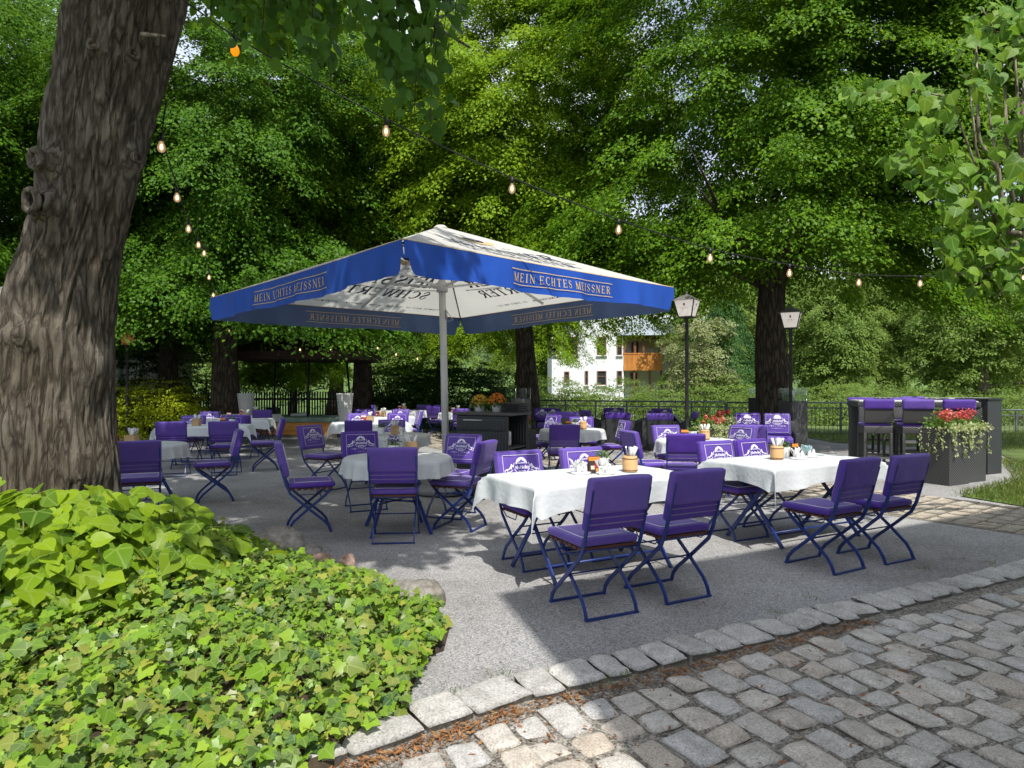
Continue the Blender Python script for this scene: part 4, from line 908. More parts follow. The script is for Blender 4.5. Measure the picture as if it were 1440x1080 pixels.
for (xa, ya, xb, yb) in [(-2.05,-1.4,-1.85,-1.3),(-1.6,1.4,-1.5,1.3),(.45,-1.4,.5,-1.35),(1.15,1.3,.95,1.3)]:
    q = MB(); q.sweep([(xa,ya,-.1),(xb,yb,2.26)], .035, 8); q.build('post', M_black, pv)
M_pot = mat('white_ribbed_pot', (0.62,0.63,0.62), .6, vary=.06)
def rpot(X, Y, label):
    t = thing('ribbed_pot', label, 'plant pot', (X, Y, .0), 0, 'white ribbed pots on stands'); q = MB(); pr = []
    for i in range(33):
        f = i/32; pr.append((.155+.085*f+.006*math.sin(f*62), .38+.86*f))
    q.lathe([(.0,.38)]+pr+[(.21,1.24),(.19,1.10),(0,1.10)], 28); q.build('pot', M_pot, t); q = MB(); q.box((0,0,.185), (.36,.36,.37)); q.build('stand', M_black, t)
rpot((346-CX)*18.2/F, 18.2, 'left white ribbed pot, in front of the pavilion posts'); rpot((485-CX)*18.2/F, 18.2, 'right white ribbed pot, next to the dark linden trunk')
# ================================================================ lettering (own serif outlines)
def stroke(pl, w):
    qs = []
    for (a, b_) in zip(pl, pl[1:]):
        d = Vector((b_[0]-a[0], b_[1]-a[1])); 
        if d.length < 1e-6: continue
        n = Vector((-d.y, d.x)).normalized()*w/2; e = d.normalized()*w*.12
        qs.append([(a[0]-e.x+n.x, a[1]-e.y+n.y), (a[0]-e.x-n.x, a[1]-e.y-n.y), (b_[0]+e.x-n.x, b_[1]+e.y-n.y), (b_[0]+e.x+n.x, b_[1]+e.y+n.y)])
    return qs
TK, TN = .155, .065
def serif(x, y, w=.26): return stroke([(x-w/2, y), (x+w/2, y)], .05)
def arc(cx, cy, rx, ry, a0, a1, n=12): return [(cx+rx*math.cos(R(a0+(a1-a0)*i/n)), cy+ry*math.sin(R(a0+(a1-a0)*i/n))) for i in range(n+1)]
def glyph(c):
    q = []; w = .7
    if c == 'M': w = 1.0; q = stroke([(.13,0),(.13,1)],TN)+stroke([(.13,1),(.5,.02)],TK)+stroke([(.5,.02),(.87,1)],TN)+stroke([(.87,0),(.87,1)],TK)+serif(.13,.025)+serif(.87,.025,.32)+serif(.08,.975,.16)+serif(.93,.975,.16)
    elif c == 'E': w = .72; q = stroke([(.17,0),(.17,1)],TK)+stroke([(.04,.97),(.62,.97)],TN)+stroke([(.17,.52),(.5,.52)],TN)+stroke([(.04,.03),(.65,.03)],TN)+stroke([(.62,1),(.62,.8)],TN)+stroke([(.65,0),(.65,.22)],TN)+stroke([(.5,.62),(.5,.42)],.05)
    elif c == 'I': w = .38; q = stroke([(.19,0),(.19,1)],TK)+serif(.19,.025,.34)+serif(.19,.975,.34)
    elif c == 'N': w = .9; q = stroke([(.15,0),(.15,1)],TN)+stroke([(.13,1),(.76,.02)],TK)+stroke([(.76,0),(.76,1)],TN)+serif(.15,.025)+serif(.76,.975)+serif(.1,.975,.16)
    elif c == 'C': w = .82; q = stroke(arc(.47,.5,.37,.47,48,150,8),TN*1.3)+stroke(arc(.47,.5,.37,.47,140,225,8),TK)+stroke(arc(.47,.5,.37,.47,215,312,8),TN*1.3)+stroke([(.72,.98),(.72,.72)],.05)
    elif c == 'H': w = .92; q = stroke([(.19,0),(.19,1)],TK)+stroke([(.73,0),(.73,1)],TK)+stroke([(.19,.5),(.73,.5)],TN)+sum([serif(x,y,.32) for x in (.19,.73) for y in (.025,.975)],[])
    elif c == 'T': w = .78; q = stroke([(.39,0),(.39,1)],TK)+stroke([(.04,.97),(.74,.97)],TN)+serif(.39,.025,.32)+stroke([(.05,1),(.05,.78)],.05)+stroke([(.73,1),(.73,.78)],.05)
    elif c == 'S': w = .66; q = stroke([(.54,.75),(.53,.86)]+arc(.33,.74,.22,.23,50,180,8),TN*1.2)+stroke([(.11,.74),(.16,.6),(.33,.51),(.5,.41),(.55,.27)],TK)+stroke(arc(.33,.26,.22,.24,0,-150,9)+[(.08,.3)],TN*1.2)
    elif c == 'R': w = .85; q = stroke([(.18,0),(.18,1)],TK)+stroke([(.04,.97),(.4,.97)],TN)+stroke(arc(.4,.745,.23,.225,90,-90,10),TK*.75)+stroke([(.4,.52),(.18,.52)],TN)+stroke([(.4,.52),(.72,.02)],TK)+serif(.18,.025,.3)+serif(.76,.025,.2)
    elif c == 'W': w = 1.15; q = stroke([(.1,1),(.36,0)],TK)+stroke([(.36,0),(.57,.95)],TN)+stroke([(.54,1),(.8,0)],TK)+stroke([(.8,0),(1.04,1)],TN)+serif(.1,.975,.3)+serif(.55,.975,.26)+serif(1.04,.975,.22)
    elif c == '1': w = .5; q = stroke([(.27,0),(.27,1)],TK)+stroke([(.08,.8),(.27,1)],TN*1.4)+serif(.27,.025,.36)
    elif c == '6': w = .7; q = stroke(arc(.35,.32,.26,.3,0,360,16),TK*.8)+stroke([(.1,.35),(.16,.66),(.32,.86),(.5,.98)],TK*.8)
    return q, w
def text_quads(s, hgt, space=.14, cx=0.0, y=0.0):
    out = []; x = 0
    for ch in s:
        if ch == ' ': x += .5; continue
        q, w = glyph(ch); out += [[(px+x, py) for px, py in poly] for poly in q]; x += w+space
    return [[((px-x/2)*hgt+cx, py*hgt+y) for px, py in poly] for poly in out], x*hgt
def ticks(cx, y, w, h, seed):
    r = random.Random(seed); o = []; x = cx-w/2
    while x < cx+w/2:
        k = r.uniform(.4, 1)*h*.6
        if r.random() < .84: o += [[(x, y), (x+k*.35, y), (x+k*.35, y+h), (x, y+h)]]; o += [[(x+k*.35, y+h*r.choice([0,.4,.8])), (x+k, y+h*.1), (x+k, y+h*.3), (x+k*.35, y+h*.95)]] if r.random() < .6 else []
        x += k+h*.35
    return o
def place_quads(b, quads, org, ex, ey, off=0.0, mi=0, fn=None):
    n = ex.cross(ey).normalized()
    for i_, q in enumerate(quads):      # each stroke a hair prouder than the last: no coplanar overlaps
        b.add([(fn(px, py) if fn else org+ex*px+ey*py)+n*(off+.00012*(i_ % 11)) for px, py in q], [tuple(range(len(q)))], mi)

# ================================================================ umbrella
M_canv = mat('canvas_white', (0.72,0.71,0.66), .8, vary=.06, vscale=1.5, bump=.08, bscale=30, transl=.42)
M_blue = twoside('canvas_blue', (0.014,0.10,0.56), (0.10,0.16,0.34), .55, .2)
M_gold = mat('gold_print', (0.62,0.45,0.20), .5, vary=.05)
M_navy = mat('navy_print', (0.02,0.03,0.07), .6, vary=.05)
M_alu = mat('pale_pole', (0.58,0.58,0.57), .4, metal=.15, vary=.05)
M_steel = mat('steel', (0.5,0.5,0.5), .3, metal=.9, vary=.05)
UC = Vector((-.92, 8.45, 0))
um = thing('parasol', 'large square white beer garden umbrella with blue valance on a pale pole', 'umbrella', UC, 0)
tiltM = Matrix.Rotation(R(-1.3), 4, 'Y')
zr, za, hd = 2.65, 3.53, 3.05
def T(p): 
    p = Vector(p); q = tiltM @ (p-Vector((0,0,2.6))); return q+Vector((0,0,2.6))
corners = [Vector((hd*math.cos(a), hd*math.sin(a), zr)) for a in (0, PI/2, PI, 1.5*PI)]   # right, back, left, front
apex = Vector((0, 0, za))
def canopy_pt(k, s, t):
    """panel k: s along edge 0..1 (outside, left to right), t up the slope 0..1"""
    a = corners[k]; c = corners[(k+1) % 4]          # left/right seen from outside
    e = a.lerp(c, s); p = e.lerp(apex, t)
    sc_ = max(0, min(1, s)); sag = 0.09*max(0,math.sin(PI*sc_))**.8*math.sin(PI*max(0,min(1, t*1.0)))*(1-t*.5); ed = 0.05*math.sin(PI*sc_)*(1-t)
    p.z -= sag*.8 - .0; 
    inw = Vector((-e.x, -e.y, 0)).normalized(); p += inw*ed
    return p
PANEL = []
for k in range(4):
    b = MB(); n1, n2 = 24, 16
    vs = [T(canopy_pt(k, i/n1, j/n2*.985)) for i in range(n1+1) for j in range(n2+1)]
    b.add(vs, [(i*(n2+1)+j, (i+1)*(n2+1)+j, (i+1)*(n2+1)+j+1, i*(n2+1)+j+1) for i in range(n1) for j in range(n2)], 0, True)
    pn = b.build('canopy_panel', M_canv, um)
    # print, on both faces (it shows through)
    tw = 4.31; sl = 2.33; qn = []; 
    q1, w1 = text_quads('MEISSNER', .29, .09, 0, .90); q2, w2 = text_quads('SCHWERTER', .23, .10, 0, .55)
    qn = q1+q2+[[(-1.1,.825),(1.1,.825),(1.1,.845),(-1.1,.845)]]+ticks(-.35,.20,2.6,.055,4+k)
    qn += ticks(0,1.33,.8,.05,9)
    b = MB()
    def place(qs, mi, offs):
        for i_, q in enumerate(qs):
            for off in offs:
                off = off+math.copysign(.0003*(i_ % 11), off)
                pts = []
                for x, y in q:
                    t = y/sl; s = .5+x/(tw*(1-t)) ; p = canopy_pt(k, s, t); pts.append(T(p+Vector((0,0,off))))
                b.add(pts if off > 0 else list(reversed(pts)), [tuple(range(len(pts)))], mi)
    place(qn, 0, (.004, -.004))
    ring = [[(.30*math.cos(R(a)), 1.60+.17*math.sin(R(a))), (.30*math.cos(R(a+12)), 1.60+.17*math.sin(R(a+12))), (.21*math.cos(R(a+12)), 1.62+.10*math.sin(R(a+12))), (.21*math.cos(R(a)), 1.62+.10*math.sin(R(a)))] for a in range(170, 372, 12)]
    place(ring, 1, (.004, -.004))
    disc = [[(0,1.63)]+[(.17*math.cos(R(a)), 1.63+.095*math.sin(R(a))) for a in (a0, a0+30)] for a0 in range(0, 360, 30)]; place(disc, 0, (.005, -.005))
    place([[(-.10,1.60),(-.07,1.59),(.10,1.67),(.08,1.68)],[(.10,1.60),(.07,1.59),(-.10,1.67),(-.08,1.68)]], 2, (.007, -.007))
    b.build('canopy_lettering', [M_navy, M_gold, M_canv], pn)
    # valance
    a = corners[k]; c = corners[(k+1) % 4]; ev = (c-a); L = ev.length; ed = ev.normalized(); on = Vector((ed.y, -ed.x, 0))
    def vpt(d, h, k=k, a=a, ed=ed, on=on, L=L):
        s = d/L; base = canopy_pt(k, s, 0); wav = (.030*math.sin(d*5.1+k)+.018*math.sin(d*11.7+2*k)+.008*math.sin(d*23+k)+.02*math.exp(-min(d, L-d)/.25)*math.sin(d*17))*(h/.3)
        return T(base+on*(.012+wav+.03*h)+Vector((0,0,-h)))
    b = MB(); n1, n2 = 200, 8; vs = []
    for i in range(n1+1):
        d = L*i/n1; e = min(d, L-d); f = max(0, min(1, (e-.045)/.08)); drop = .155+(.30-.155)*math.sqrt(f*(2-f)) if e < .125 else .30
        drop += .012*math.sin(d*2.3+k)
        for j in range(n2+1): vs.append(vpt(d, drop*j/n2))
    b.add(vs, [(i*(n2+1)+j, i*(n2+1)+j+1, (i+1)*(n2+1)+j+1, (i+1)*(n2+1)+j) for i in range(n1) for j in range(n2)], 0, True)
    va = b.build('valance', M_blue, um)
    b = MB(); q, w = text_quads('MEIN ECHTES MEISSNER', .086, .26); q += [[(-w/2-.03,.118),(w/2+.03,.118),(w/2+.03,.126),(-w/2-.03,.126)],[(-w/2-.03,-.034),(w/2+.03,-.034),(w/2+.03,-.026),(-w/2-.03,-.026)]]
    for i_, po in enumerate(q):
        pr_ = .006+.0003*(i_ % 11)
        # subdivide long rules so they follow the folds
        segs = [po] if abs(po[1][0]-po[0][0]) < .5 else [[(po[0][0]+(po[1][0]-po[0][0])*i/30, po[0][1]),(po[0][0]+(po[1][0]-po[0][0])*(i+1)/30, po[0][1]),(po[0][0]+(po[1][0]-po[0][0])*(i+1)/30, po[2][1]),(po[0][0]+(po[1][0]-po[0][0])*i/30, po[2][1])] for i in range(30)]
        for sg in segs:
            pts = [vpt(L/2+x, .205-y) for x, y in sg]
            b.add([p+on*pr_ for p in pts], [tuple(range(len(pts)))]); b.add([p-on*pr_ for p in reversed(pts)], [tuple(range(len(pts)))])
    b.build('valance_lettering', M_gold, va)
    b = MB(); b.sweep([T(canopy_pt(k, i/30, 0)+Vector((0,0,.003))) for i in range(31)], .009, 6); b.build('edge_piping', M_gold, um)
    rb = MB(); rb.sweep([T(canopy_pt(k, 0.0, 0)+Vector((0,0,-.03))), T(apex+Vector((0,0,-.12)))], .011, 8); rb.build('rib', M_black, um)
    st = MB(); m_ = canopy_pt(k, .5, .42)+Vector((0,0,-.03)); st.sweep([T(canopy_pt(k, .5, .06)+Vector((0,0,-.03))), T(m_), T(canopy_pt(k, .5, .93)+Vector((0,0,-.04)))], .012, 8, flat=(.035,.022)); st.sweep([T(m_), T((0,0,2.72))], .012, 8, flat=(.03,.02)); st.build('strut', M_alu, um)
b = MB(); b.lathe([(0,.0),(.06,-.005),(.09,-.03),(.10,-.05)], 20, (0,0,0)); tp = b.build('top_cap', M_canv, um); tp.location = T(apex+Vector((0,0,.012)))
b = MB(); b.sweep([T((0,0,-.1)), T((0,0,1.6)), T((0,0,za-.04))], [.048,.047,.045], 20); b.build('pole', M_alu, um)
b = MB(); b.sweep([T((0,0,2.66)), T((0,0,2.78))], .075, 18); b.sweep([T((0,0,za-.2)), T((0,0,za-.08))], .07, 18); b.build('hub', M_alu, um)
b = MB(); b.lathe([(.0,.02),(.35,.02),(.35,.07),(.33,.09),(.07,.10),(.06,.35),(.05,.36),(0,.36)], 28); b.build('base', mat('grey_base', (0.22,0.22,0.22), .7), um)
b = MB(); b.sweep([T((.05,-.03,2.30)), T((.05,-.03,2.42))], .014, 8); b.sweep([T((.06,-.03,2.40)), T((.14,-.05,2.28)), T((.05,-.03,2.27))], .005, 6); b.build('crank_clip', M_steel, um)
# ================================================================ folding chairs
M_purple = mat('purple_canvas', (0.088,0.038,0.31), .62, fade=.16, vary=.12, vscale=5, bump=.3, bscale=14, sheen=.15, spec=.3)
M_bluef = mat('blue_frame', (0.011,0.030,0.16), .38, vary=.3, vscale=9, spec=.5)
M_wood = mat('seat_wood', (0.09,0.032,0.022), .5, vary=.25, vscale=8)
M_pipe = mat('white_piping', (0.72,0.68,0.75), .6, vary=.03)
M_print = mat('white_print', (0.74,0.72,0.80), .7, vary=.05)
def logo(sc=1.0):
    """inn crest: dome with gable, word arc, scrolls and two lines of small lettering"""
    q = []
    dome = arc(0,.30,.125,.115,0,180,12)
    q.append(dome)                                                   # dome
    lower = [[(-.165+.011*i*1.0,.185),(-.165+.011*i+.007,.185),(-.165+.011*i+.007,.285+.0*i),(-.165+.011*i,.285)] for i in range(0)]
    for i in range(9):                                               # word band under the dome
        x = -.135+.034*i; h = .05+.012*math.sin(i*2.3); q += [[(x,.215),(x+.02,.215),(x+.02,.215+h),(x,.215+h)]]
        if i % 2 == 0: q += [[(x+.02,.235),(x+.03,.235),(x+.03,.247),(x+.02,.247)]]
    q += stroke(arc(0,.25,.165,.11,-165,-15,12), .012)+stroke(arc(0,.26,.172,.13,150,185,4), .012)+stroke(arc(0,.26,.172,.13,-5,30,4), .012)
    for i in range(6): x = -.075+.026*i; q += [[(x,.165),(x+.016,.165),(x+.016,.19),(x,.19)]]
    for s in (-1, 1):                                                # side scrolls
        q += stroke([(s*.19,.26),(s*.215,.30),(s*.235,.25),(s*.285,.215),(s*.325,.21)], .022)+stroke(arc(s*.335,.185,.028,.028,0,330,8), .014)
        q += stroke([(s*.20,.20),(s*.25,.175),(s*.31,.17)], .014)+[[(s*.205,.27),(s*.245,.225),(s*.215,.215)]]
    cut = [[(-.06,.325),(.06,.325),(0,.385)]]                         # gable, purple
    cut += stroke(arc(0,.30,.09,.05,15,165,7), .008)+[[(-.10,.302),(.10,.302),(.10,.310),(-.10,.310)]]
    q += ticks(0,.085,.50,.040,3)+ticks(0,.025,.34,.022,5)
    return q, cut
LOGO_Q, LOGO_C = logo()
def crumple(p):
    n_ = mnoise.noise(p*9)*.006+mnoise.noise(p*23)*.003
    return p*(1+n_*1.2)+Vector((0, n_*.35, n_*.5))
def make_chair(label, loc, rz):
    t = thing('folding_chair', label, 'chair', loc, rz, 'purple cushioned folding chairs')
    W = .205
    b = MB(); b.rbox((0,.015,.462), (.43,.42,.05), .022, puff=.16, mi=0, fn=crumple); seat = b.build('seat_cushion', M_purple, t)
    b = MB(); b.sweep([(-.175,-.15,.4905),(.175,-.15,.4905),(.175,.185,.4905),(-.175,.185,.4905)], .0028, 5, closed=True); b.build('piping', M_pipe, seat)
    b = MB()
    for i in range(7): b.box((0,-.165+.058*i,.425), (.41,.042,.016))
    b.build('seat_slats', M_wood, t)
    # back: leans back 14 degrees
    A = R(13); c0 = Vector((0,-.258,.708)); ez = Vector((0,-math.sin(A),math.cos(A))); ex = Vector((1,0,0)); ny = ex.cross(ez)   # ny points backwards
    fr = -ny if ny.y < 0 else ny
    b = MB(); b.rbox(tuple(c0), (.435,.058,.335), .024, rx=A, puff=.12, fn=crumple); back = b.build('back_cushion', M_purple, t)
    b = MB(); g = c0+fr*.0345; pts = [g+ex*x+ez*z for x, z in [(-.17,-.122),(.17,-.122),(.17,.127),(-.17,.127)]]; b.sweep(pts, .0028, 5, closed=True)
    b.build('back_piping', M_pipe, back)
    b = MB(); off = .0355; exf = ez.cross(fr)*-1
    exf = Vector((-1,0,0))          # seen from the front, right is -x
    place_quads(b, [[(x*.44, (y-.205)*.49+.006) for x, y in p] for p in LOGO_Q], c0+fr*off, exf, ez, 0.0, 0)
    place_quads(b, [[(x*.44, (y-.205)*.49+.006) for x, y in p] for p in LOGO_C], c0+fr*(off+.0012), exf, ez, 0.0, 1)
    b.build('crest_print', [M_print, M_purple], back)
    bk = -fr
    b = MB(); b.rbox(tuple(c0+bk*.017+ez*.060), (.441,.052,.222), .018, rx=A, fn=crumple); b.build('cover_flap', M_purple, back)
    b = MB()
    for z in (-.078,-.118): b.box(tuple(c0+bk*.031+ez*z), (.40,.004,.006), rx=A)
    b.build('strap', M_pipe if False else mat('dull_strap', (0.20,0.17,0.30), .7), back)
    for s in (-1, 1):
        b = MB(); b.sweep([(s*W,-.315,.80),(s*W,-.262,.60),(s*W,-.225,.47),(s*W,-.185,.385),(s*W,-.02,.235),(s*W,.12,.115),(s*W,.165,.06),(s*W,.185,0)], 0, flat=(.011,.024), up=(1,0,0)); b.build('back_leg', M_bluef, t)
        b = MB(); x = s*(W-.022); b.sweep([(x,.20,.425),(x,.13,.355),(x,-.02,.235),(x,-.155,.12),(x,-.195,.06),(x,-.215,0)], 0, flat=(.011,.024), up=(1,0,0)); b.build('front_leg', M_bluef, t)
    for y, w in ((.185,W),(-.215,W-.022)):
        b = MB(); b.box((0,y,.008), (2*w+.02,.022,.011)); b.build('foot_bar', M_bluef, t)
    for y, z in ((-.02,.235),(.10,.33),(-.19,.412)): b = MB(); b.sweep([(-W+.01,y,z),(W-.01,y,z)], .006, 6); b.build('stretcher', M_bluef, t)
    for s in (-1, 1): b = MB(); b.sweep([(s*W,-.16,.415),(s*(W-.005),-.12,.375),(s*(W-.005),.04,.372),(s*W,.07,.415)], .0045, 6); b.build('support_loop', M_bluef, t)
    return t
def at_deg(d): return R(d-90)
uvf = math.degrees(UA)
def rel(c, u, v): q = Vector((*c, 0))+U*u+V*v; return (q.x, q.y)
T1, T2, T3, T5, T9, T10 = (.618,4.986), (2.65,6.035), (-1.12,6.28), (-4.44,7.62), (.98,10.4), (2.39,8.26)
T4, T6, T6b, T6c, T7, T8, T8b, T11 = (-1.72,9.25), (-5.45,11.4), (-5.95,13.7), (-6.65,16.0), (-2.75,12.4), (-3.0,14.9), (-3.2,19.0), (-1.45,17.2)
CH = [
 (rel(T1,-.50,-.745), uvf+88, 'nearest purple folding chair, seen from behind at the near draped table'),
 (rel(T1,.12,-.73), uvf+90, 'second purple folding chair seen from behind, tucked beside the nearest chair at the near table'),
 (rel(T1,-.33,.30), uvf-90, 'folding chair facing the viewer behind the left end of the near table, whole crest showing'),
 (rel(T1,.30,.30), uvf-90, 'folding chair behind the near table, half hidden by the menu card and herb pot'),
 (rel(T2,-.63,-.79), uvf+92, 'left of the two chairs seen from behind at the right rectangular table'),
 (rel(T2,-.01,-.80), uvf+90, 'rightmost folding chair, seen from behind at the right rectangular table'),
 (rel(T2,-.44,.27), uvf-92, 'folding chair facing the viewer behind the left corner of the right rectangular table'),
 (rel(T2,.06,.27), uvf-90, 'folding chair facing the viewer behind the wooden cutlery barrel of the right rectangular table'),
 ((-2.0,6.34), 20, 'folding chair in side view with its seat sunlit, alone in the dappled gravel'),
 ((-1.08,5.94), 95, 'folding chair seen straight from behind in front of the front round table'),
 ((-.53,6.43), 160, 'folding chair with sunlit blue legs at the front round table, near the service station'),
 ((-1.70,7.42), -64, 'folding chair facing the viewer behind the left edge of the front round table'),
 ((-.66,7.0), -112, 'folding chair facing the viewer between the front round table and the wicker service station'),
 ((-2.58,8.86), -27, 'folding chair turned half right with its crest showing, left of the middle round table'),
 ((-2.54,10.62), 102, 'dark chair back seen from behind at the table with the pale cloth tip'),
 ((-3.86,6.62), 116, 'folding chair seen from behind right against the thick trunk at the left round table'),
 ((-3.70,7.93), 208, 'folding chair turned left with a bright crest, at the right of the left round table'),
 ((-5.38,10.2), 109, 'dark chair seen from behind at the left end of the left rectangular table'),
 ((-4.62,10.35), 106, 'dark chair seen from behind at the right end of the left rectangular table'),
 ((-4.22,10.9), 203, 'folding chair in side view at the head of the shaded rectangular table before the platform'),
 ((-5.95,11.75), -82, 'folding chair facing the viewer behind the cutlery box of the left rectangular table'),
 ((-5.25,11.75), -90, 'folding chair facing the viewer behind the right half of the left rectangular table'),
 ((-6.7,13.95), -86, 'folding chair facing the viewer at the left of the second table row on the left'),
 ((-5.3,12.7), 92, 'dark chair seen from behind at the right end of the second left table row'),
 ((-5.95,15.4), 100, 'farthest dark chair on the left, before the last left table'),
 ((-3.55,14.2), -165+360, 'small folding chair in side view before the timber platform, tipped against the middle far table'),
 ((-3.15,12.85), -88, 'folding chair facing the viewer behind the middle far table with the pale cloth tip'),
 ((-2.35,12.9), -90, 'second folding chair facing the viewer behind the middle far table, next to the napkins'),
 ((-3.6,15.4), -85, 'folding chair facing the viewer in the third row, right of the right ribbed pot'),
 ((-2.75,15.45), -92, 'folding chair facing the viewer in the third row, behind the white napkin holders'),
 ((-1.95,10.2), -86, 'folding chair facing the viewer right behind the middle round table'),
 ((-2.35,14.3), 200, 'folding chair with a bright crest turned left before the round bush'),
 ((-3.9,19.4), 0, 'dark chair at the left of the farthest cloth covered table near the round bush'),
 ((-2.75,19.9), 100, 'left dark chair of the group standing on the grass by the round bush'),
 ((-2.2,20.0), 88, 'middle dark chair of the group standing on the grass by the round bush'),
 ((-2.05,18.0), 60, 'dark purple chair left of the umbrella pole on the far side'),
 ((-1.3,16.35), 95, 'folding chair with a lit edge between the umbrella pole and the service station'),
 ((.74,9.42), 92, 'dark folding chair seen from behind in front of the back round table'),
 ((1.52,10.25), 188, 'folding chair in side view turned left at the right of the back round table'),
 ((1.72,7.92), 15, 'folding chair turned right with the lit edge, at the left of the cream round table'),
 ((.55,12.2), 212, 'folding chair with crest turned left, standing right behind the service station'),
 ((.36,10.65), 8, 'folding chair turned right between the service station and the back round table'),
 ((1.25,11.25), -90, 'folding chair facing the viewer behind the barrel of the back round table'),
 ((2.02,7.62), 84, 'folding chair seen from behind in front of the cream round table'),
 ((2.25,8.72), -72, 'folding chair facing the viewer behind the left side of the cream round table'),
 ((2.96,8.72), 212, 'folding chair facing half left behind the right side of the cream round table'),
 ((3.5,9.35), 68, 'purple chair seen from behind between the cream round table and the lounge sofa'),
]
proto = None
for (xy, deg, lab) in CH:
    if proto is None: proto = make_chair(lab, (xy[0], xy[1], 0), at_deg(deg))
    else: dup(proto, (xy[0], xy[1], 0), at_deg(deg), lab)

# ================================================================ tables and cloths
M_cloth = clothmat()
def rect_table(loc, rz, label, L=1.4, W=.75):
    t = thing('folding_table', label, 'table', (loc[0], loc[1], 0), rz, 'folding tables')
    b = MB(); b.box((0,0,.70), (L,W,.03)); b.build('tabletop', M_wood, t)
    for s in (-1, 1):
        for d in (-1, 1):
            b = MB(); x = s*(L/2-.18); b.sweep([(x-.02*d,-d*.28,.683),(x-.02*d,0,.36),(x-.02*d,d*.30,.0)], 0, flat=(.014,.034), up=(1,0,0)); b.build('leg', M_bluef, t)
        b = MB(); b.box((s*(L/2-.18),0,.36), (.02,.05,.03)); b.build('pivot', M_bluef, t)
    for y in (-.2,.2): b = MB(); b.sweep([(-L/2+.18,y,.12),(L/2-.18,y,.12)], .009, 6); b.build('stretcher', M_bluef, t)
    return t
def rect_cloth(loc, rz, label, L=1.42, W=.77, d=.195, seed=1, n=64):
    r = random.Random(seed); z0 = .724; vs = []; hx_, hy_ = L/2, W/2; nx, ny = n, int(n*.7)
    def coords(h, dd, k):
        a = [-h-dd+dd*i/10 for i in range(10)]; m = [-h+2*h*i/(k-20) for i in range(k-20+1)]
        return a+m+[h+dd*(i+1)/10 for i in range(10)]
    xs, ys = coords(hx_, d, nx), coords(hy_, d, ny)
    for x in xs:
        for y in ys:
            ax, ay = max(0, abs(x)-hx_), max(0, abs(y)-hy_); sx, sy = math.copysign(1, x), math.copysign(1, y)
            cx, cy = max(-hx_, min(hx_, x)), max(-hy_, min(hy_, y))
            if ax == 0 and ay == 0: vs.append((x, y, z0+.0035*mnoise.noise(Vector((x*5, y*5, seed)))+.004*max(0, 1-abs(y-.02)/.02)+.004*max(0, 1-abs(x-.1)/.025)))
            elif ax and ay:
                dr = math.hypot(ax, ay); ph = math.atan2(ay, ax); o = math.sin(2*ph)**2*(.20*dr+.05*min(1, dr/.06)); e = .014; dr *= 1+.22*math.sin(2*ph)**2
                px = cx+sx*(e+o*.8); py = cy+sy*(e+o*.8)
                k = math.cos(2*ph)*.03*min(1, dr/.1); px += sx*max(0, k)*.3; py += sy*max(0, -k)*.3
                vs.append((px, py, z0-dr*.98+.004))
            else:
                dd = ax or ay; s = y if ax else x; q = dd/d
                f = .014+ q*(.022*math.sin(s*9+seed)+.014*math.sin(s*21+seed*2.1)+.02)
                hh = hy_ if ax else hx_; sag = .012*math.sin(s*7+seed*1.7)*q + .03*q*(1-(s/hh)**2)
                vs.append((cx+(sx*f if ax else 0), cy+(sy*f if ay else 0), z0-dd+sag+.004*(1-q)))
    m = len(ys); b = MB(); b.add(vs, [(i*m+j, (i+1)*m+j, (i+1)*m+j+1, i*m+j+1) for i in range(len(xs)-1) for j in range(m-1)], 0, True)
    o = b.build('tablecloth', M_cloth, None, (loc[0], loc[1], 0), rz); return tag(o, label, 'tablecloth', 'white tablecloths')
def round_table(loc, label, rz=0.0):
    t = thing('round_table', label, 'table', (loc[0], loc[1], 0), rz, 'round folding tables')
    b = MB(); b.lathe([(0,.685),(.50,.685),(.505,.70),(.50,.715),(0,.715)], 40); b.build('tabletop', M_wood, t)
    for i in range(4):
        a = PI/4+i*PI/2; x, y = math.cos(a), math.sin(a); b = MB(); b.sweep([(x*.06,y*.06,.684),(x*.10,y*.10,.60),(x*.40,y*.40,.0)], 0, flat=(.035,.014)); b.build('leg', M_bluef, t)
    b = MB(); b.box((0,0,.60), (.18,.18,.02), PI/4); b.sweep([(.2,.2,.30),(-.2,-.2,.30)], .008, 6); b.sweep([(-.2,.2,.295),(.2,-.2,.295)], .008, 6); b.build('stretcher', M_bluef, t)
    return t
def round_cloth(loc, label, r=.515, d=.15, seed=1):
    b = MB(); n = 180; z0 = .724; prof = [(0,0),(r*.4,0),(r*.8,0),(r*.98,0),(r,-.004)]; vs = []; rows = []
    for q in range(5): rows.append((prof[q][0], prof[q][1], 0))
    for i in range(1, 9): rows.append((r+.012, -.008-d*i/8, i/8))
    for rr, z, q in rows:
        for j in range(n):
            a = 2*PI*j/n; w = (.020*math.sin(a*17+seed+1.2*math.sin(a*3))+.012*math.sin(a*29+seed*2+.8*math.sin(a*5)))*q; hem = .012*math.sin(a*4+seed)*q
            vs.append(((rr+w+.012*q)*math.cos(a), (rr+w+.012*q)*math.sin(a), z0+z+hem+(.002*mnoise.noise(Vector((rr*6*math.cos(a), rr*6*math.sin(a), seed))) if q == 0 else 0)))
    L = len(rows); b.add(vs, [(i*n+j, i*n+(j+1) % n, (i+1)*n+(j+1) % n, (i+1)*n+j) for i in range(L-1) for j in range(n)], 0, True)
    o = b.build('tablecloth', M_cloth, None, (loc[0], loc[1], 0)); return tag(o, label, 'tablecloth', 'white tablecloths')
rt0 = rect_table(T1, UA, 'rectangular folding table closest to the viewer, under a white cloth')
rect_cloth(T1, UA, 'white cloth with hanging corner tips on the rectangular table closest to the viewer', seed=2)
